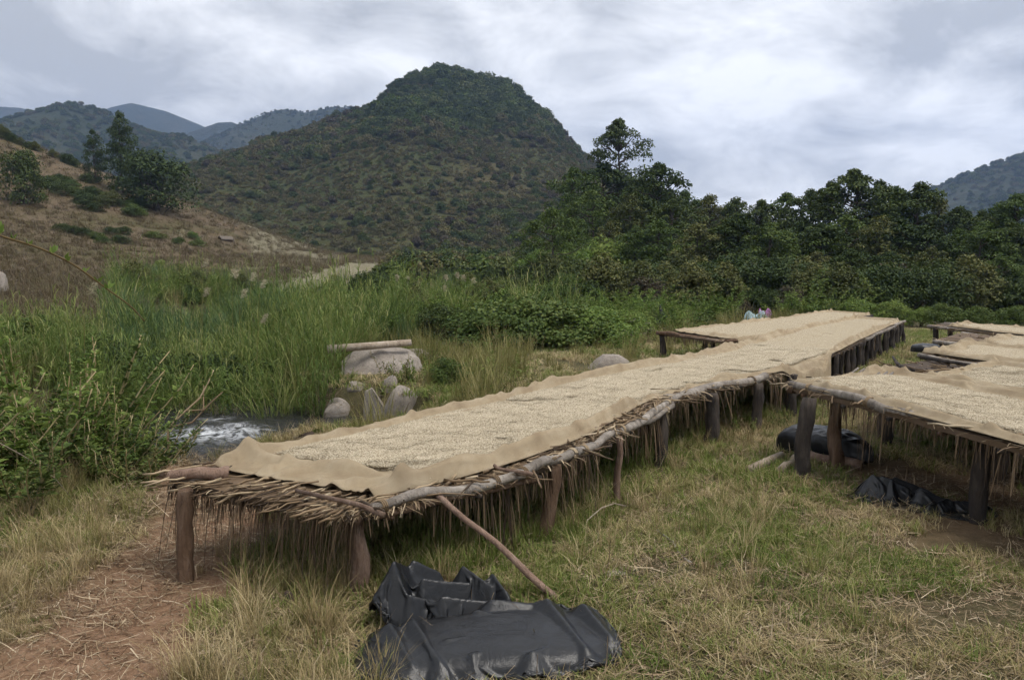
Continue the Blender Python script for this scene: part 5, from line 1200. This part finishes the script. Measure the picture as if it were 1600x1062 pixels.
m.put([(-a, -b_, -.3), (a, -b_, -.3), (a, b_, -.3), (-a, b_, -.3), (-a, -b_, .55), (a, -b_, .55), (a, b_, .55), (-a, b_, .55)], np.array([(0, 1, 5, 4), (1, 2, 6, 5), (2, 3, 7, 6), (3, 0, 4, 7)])); add('wall', m.build('wall', M['mudwall']), hut)
for sx in (-1, 1):
    for sy in (-1, 1): add('post', log_mesh((sx * Lh * .93, sy * Wh * .85, -.3), (sx * Lh * .93, sy * Wh * .85, .62), .04, .04, M['wood_dark'], None, .01, 3, 6, .1, 3, 'post'), hut)

# ---- plumed grasses standing out of the reeds
def plume(u, v, d, label, tiltx=0.2):
    p = at_d(u, v, d); zb = max(Gs(p[0], p[1]), WATER_Z); h = p[2] - zb
    o = thing('plume_grass', label, 'plume grass', (p[0], p[1], zb), group='plumed grasses above the reeds')
    P = np.array([(0, 0, 0), (.02, 0, h * .4), (.05 * tiltx, 0, h * .8), (.15 * tiltx, 0, h)]); m = MB(); m.put(*tube(P, [.008, .007, .005, .003], 5)); add('stem', m.build('stem', M['grass_olive'], True), o)
    r = np.random.default_rng(int(u)); n = 130; q = r.random(n); sc = d / 22
    C = np.stack([(.15 * tiltx + .12 * q * tiltx) * 1.0 + r.normal(0, .03, n), r.normal(0, .03, n), h - .05 + .3 * q - .1 * q * q], -1); D = rand_dir(n, r) * .6 + np.array([tiltx, 0, .3])
    L = .085 * sc * (1.1 - .6 * q); V, Q = leaves(C, D, rand_dir(n, r), L, L * .22); add('plume', mesh('plume', V, Q, [M['plume']]), o)
for i, (u, v, d, t) in enumerate([(277, 368, 20, .5), (312, 415, 20, .7), (360, 432, 19, .6), (372.5, 430, 19.5, -.4), (388, 436, 19, .5), (400, 447, 18.5, .8), (398, 502, 16, .9), (125, 455, 13, 1), (310, 460, 17, .8), (372, 462, 17.5, .6), (618, 436, 32, .3), (634, 438, 32, .3), (700, 435, 33, -.3), (712, 432, 33, .3), (720, 436, 33, .4), (737, 440, 33, .3), (692, 452, 32, .2)]):
    plume(u, v, d, 'pale feathery grass plume above the green reeds, %s from the left' % ORD[sorted([277, 312, 360, 372.5, 388, 400, 398, 125, 310, 372, 618, 634, 700, 712, 720, 737, 692]).index(u)], t)
# ---- arching bramble close to the camera at the left
P = np.array([(-3.1, 2.6, 0), (-2.75, 2.75, 1.2), at_d(-60, 345, 3.0), at_d(0, 369, 3.05), at_d(60, 386, 3.1), at_d(115, 412, 3.15), at_d(165, 450, 3.2), at_d(205, 478, 3.25), at_d(226, 502, 3.3)], float)
q = np.linspace(0, 1, 40); kk = np.linspace(0, 1, len(P)); P = np.stack([np.interp(q, kk, P[:, c]) for c in range(3)], -1)
for _ in range(3): P[1:-1] = (P[:-2] + 2 * P[1:-1] + P[2:]) / 4
br = thing('bramble_shoot', 'long arching bramble shoot crossing the left edge close by', 'bramble', P[0])
m = MB(); m.put(*tube(P, np.linspace(.007, .0025, 40), 6)); add('stem', m.build('stem', leaf_mat('bramble_stem', [(0, (0.10, 0.06, 0.03)), (1, (0.13, 0.11, 0.04))], 0), True, P[0]), br)
r = np.random.default_rng(5)
for f, n, L in [(.34, 6, .075), (.37, 5, .06), (.42, 3, .04), (.47, 2, .03), (.55, 4, .045), (.6, 3, .045), (.67, 2, .035), (.72, 3, .035), (.76, 3, .04), (.8, 2, .03)]:
    c = np.array([np.interp(f, q, P[:, k]) for k in range(3)])
    for k in range(n):
        D = rand_dir(1, r); D[0, 2] = abs(D[0, 2]) + .5; V, Q = leaves(np.zeros((1, 3)), D, rand_dir(1, r) + np.array([[0, -1, .5]]), np.array([L * r.uniform(.7, 1.2)]), np.array([L * .42])); add('leaf', mesh('leaf', V, Q, [M['leaf_bright']]), br, c - P[0])
# ---- dead leaning branch over the water
pts = [at_d(262, 668, 9.6), at_d(290, 642, 9.7), at_d(312, 622, 9.8), at_d(325, 598, 9.9), at_d(334, 578, 10)]
b0 = pts[0].copy(); b0[2] = Gs(b0[0], b0[1])
br = thing('leaning_cane', 'pale dry cane leaning out over the white water', 'cane', b0)
for j, pp in enumerate([[b0] + pts, [pts[0], at_d(300, 660, 9.7), at_d(330, 628, 9.9), at_d(348, 612, 10)], [pts[1], at_d(318, 640, 9.8), at_d(318, 600, 9.9)]]):
    m = MB(); m.put(*tube(np.array(pp), np.linspace(.016, .007, len(pp)), 6)); add('branch', m.build('branch', M['straw'], True, b0), br)
r = np.random.default_rng(15); n = 60; C = np.array([pts[3] + r.normal(0, .09, 3) for _ in range(n)]); D = rand_dir(n, r) + np.array([.4, 0, 1.0]); V, Q = leaves(C - b0, D, rand_dir(n, r), r.uniform(.08, .2, n), .014); add('leaves', mesh('leaves', V, Q, [M['reed']]), br, kind='stuff')

# ---- bushy left bank near the camera
lab = 'leafy weed in the tangle on the near stream bank'
for k in range(190):
    x = rt.uniform(-8.2, -3.0); y = rt.uniform(6.4, 11.0)
    if x > -2.2 - (y - 5.5) * .52 - .5 or seg_dist(np.array([x]), np.array([y]), STREAM)[0] < 1.5: continue
    s = rt.uniform(.5, 1.1) * (1.2 if x < -5 else .75)
    add('bank_weed', LEAFY[int(rt.integers(0, 4))], None, (x, y, Gs(x, y)), (0, 0, rt.random() * 6.28), (s * 1.3, s * 1.3, s), label=lab, cat='weed', group='weeds on the near stream bank')  # a weed: loose clump of separate leafy stems, not a bush
for k, (u, v, d, w) in enumerate([(30, 455, 7.6, 1.0), (80, 480, 7.8, 1.0), (10, 520, 7.0, 1.1), (120, 530, 8.0, 1.0), (150, 575, 8.4, 1.1), (60, 560, 7.2, 1.2)]):
    p = at_d(u, v, d); zb = Gs(p[0], p[1]); s = (p[2] - zb) / 1.15
    add('tall_weed', LEAFY[2 if k % 2 else 0], None, (p[0], p[1], zb), (0, 0, k), (s * w, s * w, s), label='tall leafy weed at the left picture edge, %s of six from the left' % ORD[sorted([30, 80, 10, 120, 150, 60]).index(u)], cat='weed', group='tall weeds at the left edge')  # taller weeds of the same loose stems, not bushes

# ================================================================== vegetation nobody could count
def keep_out(x, y, water=True):     # the stream and the boulders
    bad = (seg_dist(x, y, STREAM) < 1.55) & water
    for rx_, ry_, rr_k in ROCKS:
        if ry_ < 22: bad |= seg_dist(x, y, np.array([(rx_, ry_), (rx_ * .95, ry_ * .95)])) < rr_k * .9 + .06
    return bad
def pts(x, y, dz=0.0): return np.stack([x, y, G(x, y) + dz], -1)
main_c = (np.array(ML[:7])[:, :2]); 
def under(bed, x, y, grow=0.0):
    L, R = bed.E[0][::8, :2], bed.E[1][::8, :2]; poly = np.concatenate([L, R[::-1]]); ins = np.zeros(len(x), bool); j = len(poly) - 1
    for i in range(len(poly)):
        xi, yi = poly[i]; xj, yj = poly[j]
        c = ((yi > y) != (yj > y)) & (x < (xj - xi) * (y - yi) / (yj - yi + 1e-12) + xi); ins ^= c; j = i
    return ins
rg = np.random.default_rng(99)
# the lawn between and in front of the tables, laid in round overlapping patches
def gen_patch(seed, n, mixw, rad=0.36, h=(0.085, 0.088, 0.085)):
    r = np.random.default_rng(seed); Vs = []; Fs = []; mi = []; o = 0
    for k, (w, bend) in enumerate(zip(mixw, (1.0, 1.2, 1.7))):
        m = int(n * w)
        if m < 4: continue
        # blades grow in tufts
        nt_ = max(3, m // 16); ta = r.random(nt_) * 6.28; tr = rad * np.sqrt(r.random(nt_)); ti = r.integers(0, nt_, m)
        b = np.stack([tr[ti] * np.cos(ta[ti]) + r.normal(0, .028, m), tr[ti] * np.sin(ta[ti]) + r.normal(0, .028, m), np.full(m, -.012)], -1)
        ht = h[k] * r.uniform(.35, 1.25, m) * (.6 + .8 * r.random(nt_)[ti]); hd = r.random(m) * 6.28
        V, Q, T = blades(b, hd, ht, (.0062, .0052, .0046)[k] * r.uniform(.7, 1.35, m), ht * bend * r.uniform(.15, 1.15, m), 3)
        Vs.append(V); Fs += [T + o, Q + o]; mi += [k, k]; o += len(V)
    return mesh('grass_patch', np.concatenate(Vs), Fs, [M['grass_green'], M['grass_olive'], M['grass_dry']], mi=mi)
def gen_litter_patch(seed, n=230, rad=.42):
    r = np.random.default_rng(seed); m = MB(); a = r.random(n) * 6.28; q = rad * np.sqrt(r.random(n)) * (.5 + .5 * (1 - .5 * np.cos(3 * a + seed)))
    P = np.stack([q * np.cos(a), q * np.sin(a), r.uniform(.003, .035, n)], -1); D = rand_dir(n, r); D[:, 2] *= .12; D /= np.linalg.norm(D, axis=1)[:, None]
    V, Q = straw_strips(P, D, r.uniform(.05, .24, n), r.uniform(.0025, .0065, n), r.uniform(0, .014, n), r, 2); m.put(V, Q)
    return m.build('litter_patch', M['straw'])
def tilt_at(x, y, e=.25):
    gx_ = (G(x + e, y) - G(x - e, y)) / (2 * e); gy_ = (G(x, y + e) - G(x, y - e)) / (2 * e)
    return gx_, gy_
def lay(bands):
    X_ = []; Y_ = []; S_ = []
    for y0, y1, sp, sc in bands:
        ys = np.arange(y0, y1, sp)
        for yy_ in ys:
            hw = yy_ * .74 + .8; xs_ = np.arange(-hw, hw, sp); n = len(xs_)
            X_.append(xs_ + rg.uniform(-.5, .5, n) * sp); Y_.append(yy_ + rg.uniform(-.5, .5, n) * sp); S_.append(np.full(n, sc))
    return np.concatenate(X_), np.concatenate(Y_), np.concatenate(S_)
MIXES = [(.72, .16, .12), (.5, .3, .2), (.3, .4, .3), (.16, .34, .5), (.06, .24, .7)]
LAWN = [gen_patch(730 + 2 * i + j, 1050, m_) for i, m_ in enumerate(MIXES) for j in range(2)]
x, y, sc = lay([(2.7, 7, .36, 1.0), (7, 13, .52, 1.4), (13, 30, .95, 2.3)])
# finer filling along the path and the edges
x2, y2, s2 = lay([(2.7, 8, .3, .5)]); p2 = seg_dist(x2, y2, PATH); k2 = (p2 > .42) & (p2 < 1.1); x = np.concatenate([x, x2[k2]]); y = np.concatenate([y, y2[k2]]); sc = np.concatenate([sc, s2[k2]])
pdist = seg_dist(x, y, PATH) + 0.22 * fbm(x * 2, y * 2, 21, 3)
keep = (seg_dist(x, y, STREAM) > 1.5 + .3 * sc) & ~keep_out(x, y) & (pdist > 0.40 + .26 * sc)
keep &= ~((y > 3.6) & (y < 4.5) & (x > -.75) & (x < .5))
bare = np.exp(-(((x - 4.1) / 1.3) ** 2 + ((y - 6.9) / 1.6) ** 2)); keep &= rg.random(len(x)) > 1.0 * bare
keep &= ~((x < -3 - 0.2 * (y - 6)) & (y > 11))
keep &= rg.random(len(x)) > .5 * (fbm(x * .8, y * .8, 57, 2) > .1)
x, y, sc = x[keep], y[keep], sc[keep]
g = fbm(x * 1.0, y * 1.0, 51, 3)
um = under(main, x, y) | under(t2, x, y); ur = under(right[0], x, y) | under(right[1], x, y)
green = 0.41 + 2.0 * g + 0.35 * um - 0.28 * ((x < 0.0) & (y < 5)) - 0.25 * ur + 0.1 * (y > 11) + rg.normal(0, .12, len(x))
lev = np.clip(((1 - green) * 5 - .2).astype(int), 0, 4); idx = lev * 2 + rg.integers(0, 2, len(x))
gx_, gy_ = tilt_at(x, y)
hs = (.75 + .5 * rg.random(len(x))) * (1 + .7 * um)
scatter('grass', LAWN, pts(x, y), 0 * x, np.stack([sc, sc, np.minimum(sc, 1.3) * hs], -1), idx, np.stack([np.arctan(gy_), -np.arctan(gx_)], -1), label='short trampled grass, green and straw coloured, round the tables', cat='grass', kind='stuff')
LITP = [gen_litter_patch(750 + k) for k in range(4)]
x, y, sc = lay([(2.7, 7, .42, 1.0), (7, 15, .7, 1.5)]); keep = (seg_dist(x, y, STREAM) > 2) & ((x > -3.6) | (y < 6.5)) & (fbm(x * .9, y * .9, 61, 3) + 0.45 * rg.random(len(x)) > -0.08); x, y, sc = x[keep], y[keep], sc[keep]
gx_, gy_ = tilt_at(x, y)
scatter('straw_litter', LITP, pts(x, y), 0 * x, np.stack([sc, sc, 0 * sc + 1], -1), rg.integers(0, 4, len(x)), np.stack([np.arctan(gy_), -np.arctan(gx_)], -1), label='dry straw strewn over the ground round the tables', cat='straw', kind='stuff')
def lawn(n, ymin, ymax, power):
    y = ymin * (ymax / ymin) ** (rg.random(n) ** power); x = (rg.random(n) * 2 - 1) * (y * 0.74 + 0.6)
    return x, y
# tall dry tufts: left foreground, along the path, under the near table end
x, y = lawn(5200, 2.7, 12, 1.0)
pdist = seg_dist(x, y, PATH)
wgt = 0.5 * ((pdist > .5) & (x > -2.0) & (x < -0.2) & (y < 5.0)) + 0.55 * ((x < -2.4) & (pdist > .55) & (y < 9)) + 0.10 * (x > 0.4) * (y > 4.2) * ~((x > 2.4) & (y < 9.5)) + .35 * under(main, x, y) * (y < 7) + .35 * ((y > 8.5) & (x < 3))
keep = (rg.random(len(x)) < wgt) & ~keep_out(x, y) & ~((y < 4.9) & (x > -1.0) & (x < .72) & (y > 3.3 + .6 * (x < -.6))); x, y = x[keep], y[keep]
sc = .28 + .55 * rg.random(len(x)) ** 1.6
scatter('dry_grass', DRYTALL, pts(x, y), rg.random(len(x)) * 6.28, sc, rg.integers(0, 4, len(x)), label='taller dry grass beside the path and under the near table end', cat='grass', kind='stuff')
# reeds on the far bank of the stream
n = 1150; x = rg.uniform(-13, 1.0, n); y = rg.uniform(12.5, 27, n); sd = seg_dist(x, y, STREAM)
far_side = (x < np.interp(y, [11, 12.5, 13.2, 15, 18, 23, 33], [-7.6, -6.2, -6.0, -6.6, -8.4, -11, -13])) 
isl = (np.hypot((x + 4.0) / 1.15, (y - 15.0) / 1.25) < 1) | ((x > -8 - (y - 18) * .6) & (x < -3.3) & (y > 16.3))
keep = ((far_side & (sd > 1.2)) | isl | ((y > 14.0) & (x < -3.2))) & ~keep_out(x, y, False) & (rg.random(n) < np.where(y > 20, .45, .95)) & ~((x > -3.4) & (y > 14.0) & (y < 17) & (x < -1)); x, y = x[keep], y[keep]
h = (.58 + .36 * rg.random(len(x))) * (1 - .2 * sstep(-7, -10, x)) * (1 - .25 * sstep(-8, -12, x) * 0)
ix = np.where(rg.random(len(x)) < .16, 4, rg.choice([0, 1, 2, 3, 2, 3], len(x)))
mixr = (fbm(x * .45, y * .45, 77, 2) + .25 * (rg.random(len(x)) - .5) > .1) & (x < -4.6); wh_ = rg.random(len(x)); ix = np.where(mixr, np.where(wh_ < .45, 6 + rg.integers(0, 4, len(x)), np.where(wh_ < .65, 10 + rg.integers(0, 2, len(x)), np.where(wh_ < .8, 5, ix))), ix); h = np.where(ix >= 10, .45 + .3 * wh_, h)
scatter('tall_reeds', REEDS + REEDY + HERBS + [SHRUBS[1], SHRUBS[0]], pts(x, y), rg.random(len(x)) * 6.28, h, ix, label='tall green reeds and weeds on the far bank of the stream', cat='reeds', kind='stuff')
# bluish reeds and green growth further back
n = 1500; u = rg.uniform(180, 900, n); d = rg.uniform(22, 75, n); d = np.where(u < 660, 22 + (d - 22) * .52, d); x = (u - 800) / FPX * d; y = d; keep = (fbm(x * .12, y * .12, 71, 2) + rg.normal(0, .1, n) > -.08) & ~((stubble_w(x, y) > .5) & (y > 52)); x, y = x[keep], y[keep]
kk = (fbm(x * .16, y * .16, 75, 2) > 0)
rv = rg.random(len(x)); idx = np.where(kk & (rv < .6), rg.integers(0, 2, len(x)), np.where(rv < .45, 2 + rg.integers(0, 4, len(x)), np.where(rv < .62, 6 + rg.integers(0, 3, len(x)), np.where(rv < .84, 9 + rg.integers(0, 4, len(x)), 13 + rg.integers(0, 2, len(x))))))
scatter('valley_growth', REEDB + HERBS + [SHRUBS[1], SHRUBS[0], SHRUBS[2]] + REEDS + REEDY, pts(x, y), rg.random(len(x)) * 6.28, np.where((idx >= 6) & (idx < 9), .4 + .55 * rg.random(len(x)) ** 2, .7 + .6 * rg.random(len(x))), idx, label='green undergrowth filling the valley floor behind the reeds', cat='undergrowth', kind='stuff')
# meadow grasses between the stream and the herbs
n = 1500; d = rg.uniform(9.5, 34, n); u = rg.uniform(500, 1250, n); x = (u - 800) / FPX * d; y = d
okm = ~keep_out(x, y) & ~((y < 12.2) & (x < -2.2)) & ~((y < 13) & (x < -.6) & (rg.random(n) < .7)) & ~under(main, x, y) & ~under(t2, x, y) & ~((d > 27) & (u < 1000) & (rg.random(n) < .4)) & (x < 0.95 * y - 3)
okm &= (rg.random(n) < np.where((x > .2) & (y < 22), .3, .9)); x, y = x[okm], y[okm]
scatter('meadow_grass', REEDY + DRYTALL[:2] + LEAFY[1:2] + LEAFY[3:4], pts(x, y), rg.random(len(x)) * 6.28, np.where(rg.random(len(x)) < .3, .8, .38) * (.7 + .5 * rg.random(len(x))), rg.integers(0, 6, len(x)), label='meadow grass between the long table and the creepers', cat='grass', kind='stuff')
# thicket floor under the forest
n = 900; d = rg.uniform(36, 70, n); u = rg.uniform(860, 1700, n); d = np.where((u > 1130) & (u < 1240) & (d < 43), d + 8, d); x = (u - 800) / FPX * d; y = d
scatter('forest_undergrowth', SHRUBS[:3] + SHRUBS[5:6] + HERBS[:2], pts(x, y), rg.random(n) * 6.28, .7 + .7 * rg.random(n), rg.choice([0, 1, 2, 3, 0, 4], n), label='dark undergrowth on the forest floor', cat='undergrowth', kind='stuff')
n = 1500; y = rg.uniform(70, 175, n); u = rg.uniform(380, 1000, n); x = (u - 800) / FPX * y; keep = ~((stubble_w(x, y) > .5) & (y > 52)) & (field_w(x, y) < .5); x, y = x[keep], y[keep]
scatter('foothill_scrub', FARBUSH, pts(x, y, -.2), rg.random(len(x)) * 6.28, .3 + .6 * rg.random(len(x)), rg.choice([0, 1, 2, 3, 4, 5], len(x)), label='scrub on the level ground at the foot of the central hill', cat='scrub', kind='stuff')
# grass of the dry field
n = 14000; y = 20 * (150 / 20) ** rg.random(n); u = rg.uniform(-60, 640, n); x = (u - 800) / FPX * y; keep = (x < -9 - .05 * y) & (seg_dist(x, y, STREAM) > 3); x, y = x[keep], y[keep]
pt = pts(x, y, .1)
scatter('field_grass', FIELDG + REEDY[:1], pt, rg.random(len(x)) * 6.28, (.45 + .55 * rg.random(len(x))) * (1 + y / 80), rg.choice([0, 1, 2], len(x)), label='dry brown grass over the sloping field', cat='grass', kind='stuff')
# scrub on the central hill
n = 52000; yy = rg.uniform(150, 400, n); xx = rg.uniform(-230, 170, n) * (yy / 380) ** .6; zz = hill_c(xx, yy)
el = (zz - 2) / yy; top = sstep(0.14, 0.22, el)
mass = fbm(xx * .014, yy * .014, 81, 3) + .35 * fbm(xx * .06, yy * .06, 83, 2) + .5 * top * sstep(-75, -20, xx) - .12 * sstep(-10, -90, xx) + .2 * (yy < 195)
dens = 0.34 + 0.66 * sstep(-.12, .22, mass) + .5 * (yy > 366)
keep = (rg.random(n) < dens) & (zz > 3) & (yy < 392 + 0 * xx); xx, yy, zz = xx[keep], yy[keep], zz[keep]; top = top[keep]
mass = mass[keep]; sc = (.2 + .75 * rg.random(len(xx)) ** 3) * (.75 + .5 * sstep(-.1, .3, mass)) * (1 + .7 * top * (xx > -80))
idx = np.where(top * (xx > -70) + .4 * rg.random(len(xx)) > .7, rg.choice([0, 3, 0, 1], len(xx)), rg.choice([0, 1, 2, 4, 5, 2, 6], len(xx)))
order = np.argsort(-(sc / yy)); big, rest = order[:220], order[220:]
for k in big:
    s = float(sc[k]); add('hill_bush', FARBUSH[int(idx[k])], None, (xx[k], yy[k], zz[k] - .3), (0, 0, rt.random() * 6.28), (s, s, s * rt.uniform(.9, 1.4)), label='bush dotted over the central scrub hill', cat='bush', group='bushes on the central hill')
tx = rg.uniform(-240, 170, 20000); ty = rg.uniform(150, 395, 20000); tx = tx * (ty / 380) ** .6; tz = hill_c(tx, ty); kt = tz > 3; tx, ty, tz = tx[kt], ty[kt], tz[kt]
scatter('hill_grass', TINY, np.stack([tx, ty, tz - .1], -1), rg.random(len(tx)) * 6.28, .2 + .3 * rg.random(len(tx)), rg.integers(0, 3, len(tx)), label='dry grass and low scrub between the bushes of the central hill', cat='grass', kind='stuff')
P_ = np.stack([xx, yy, zz - .3], -1)[rest]
scatter('hill_scrub', FARBUSH, P_, rg.random(len(rest)) * 6.28, np.stack([sc[rest], sc[rest], sc[rest] * rg.uniform(.8, 1.3, len(rest))], -1), idx[rest], label='scrub covering the central hill', cat='scrub', kind='stuff')
# woods on the farther slopes
for nm, n, smin, smax in (('wooded_hill', 11000, .7, 1.5), ('slope_beyond_forest', 10000, .7, 1.5), ('long_ridge', 9000, .6, 1.3)):
    fz, x0, x1, dist, depth = FAR[nm]
    xx = rg.uniform(x0, x1, n); yy = rg.uniform(dist - depth * .9, dist + 15, n); zz = fz(xx, yy)
    keep = (fbm(xx * .012, yy * .012, 91, 3) + rg.normal(0, .15, n) > -.05) | (yy > dist - 20); xx, yy, zz = xx[keep], yy[keep], zz[keep]; n = len(xx)
    scatter('far_woods', FARBUSH, np.stack([xx, yy, zz - .5], -1), rg.random(n) * 6.28, rg.uniform(smin, smax, n), rg.choice([0, 3, 0, 1, 2], n), label='woods on the %s' % nm.replace('_', ' '), cat='woods', kind='stuff')

# ================================================================== haze
hv = [(-2300, -300, -25), (2300, -300, -25), (2300, 2400, -25), (-2300, 2400, -25)]
hv = hv + [(a, b_, 440) for a, b_, _ in hv]
hm = bpy.data.materials.new('haze_air'); hm.use_nodes = True; hm.node_tree.nodes.clear()
o_ = hm.node_tree.nodes.new('ShaderNodeOutputMaterial'); pv = hm.node_tree.nodes.new('ShaderNodeVolumePrincipled')
pv.inputs['Color'].default_value = (0.42, 0.60, 1.0, 1); pv.inputs['Density'].default_value = 0.00030; pv.inputs['Anisotropy'].default_value = 0.3
hm.node_tree.links.new(pv.outputs[0], o_.inputs['Volume'])
add('haze', mesh('haze', hv, np.array([(0, 3, 2, 1), (4, 5, 6, 7), (0, 1, 5, 4), (1, 2, 6, 5), (2, 3, 7, 6), (3, 0, 4, 7)]), [hm]), label='thin bluish haze over the whole valley', kind='stuff')
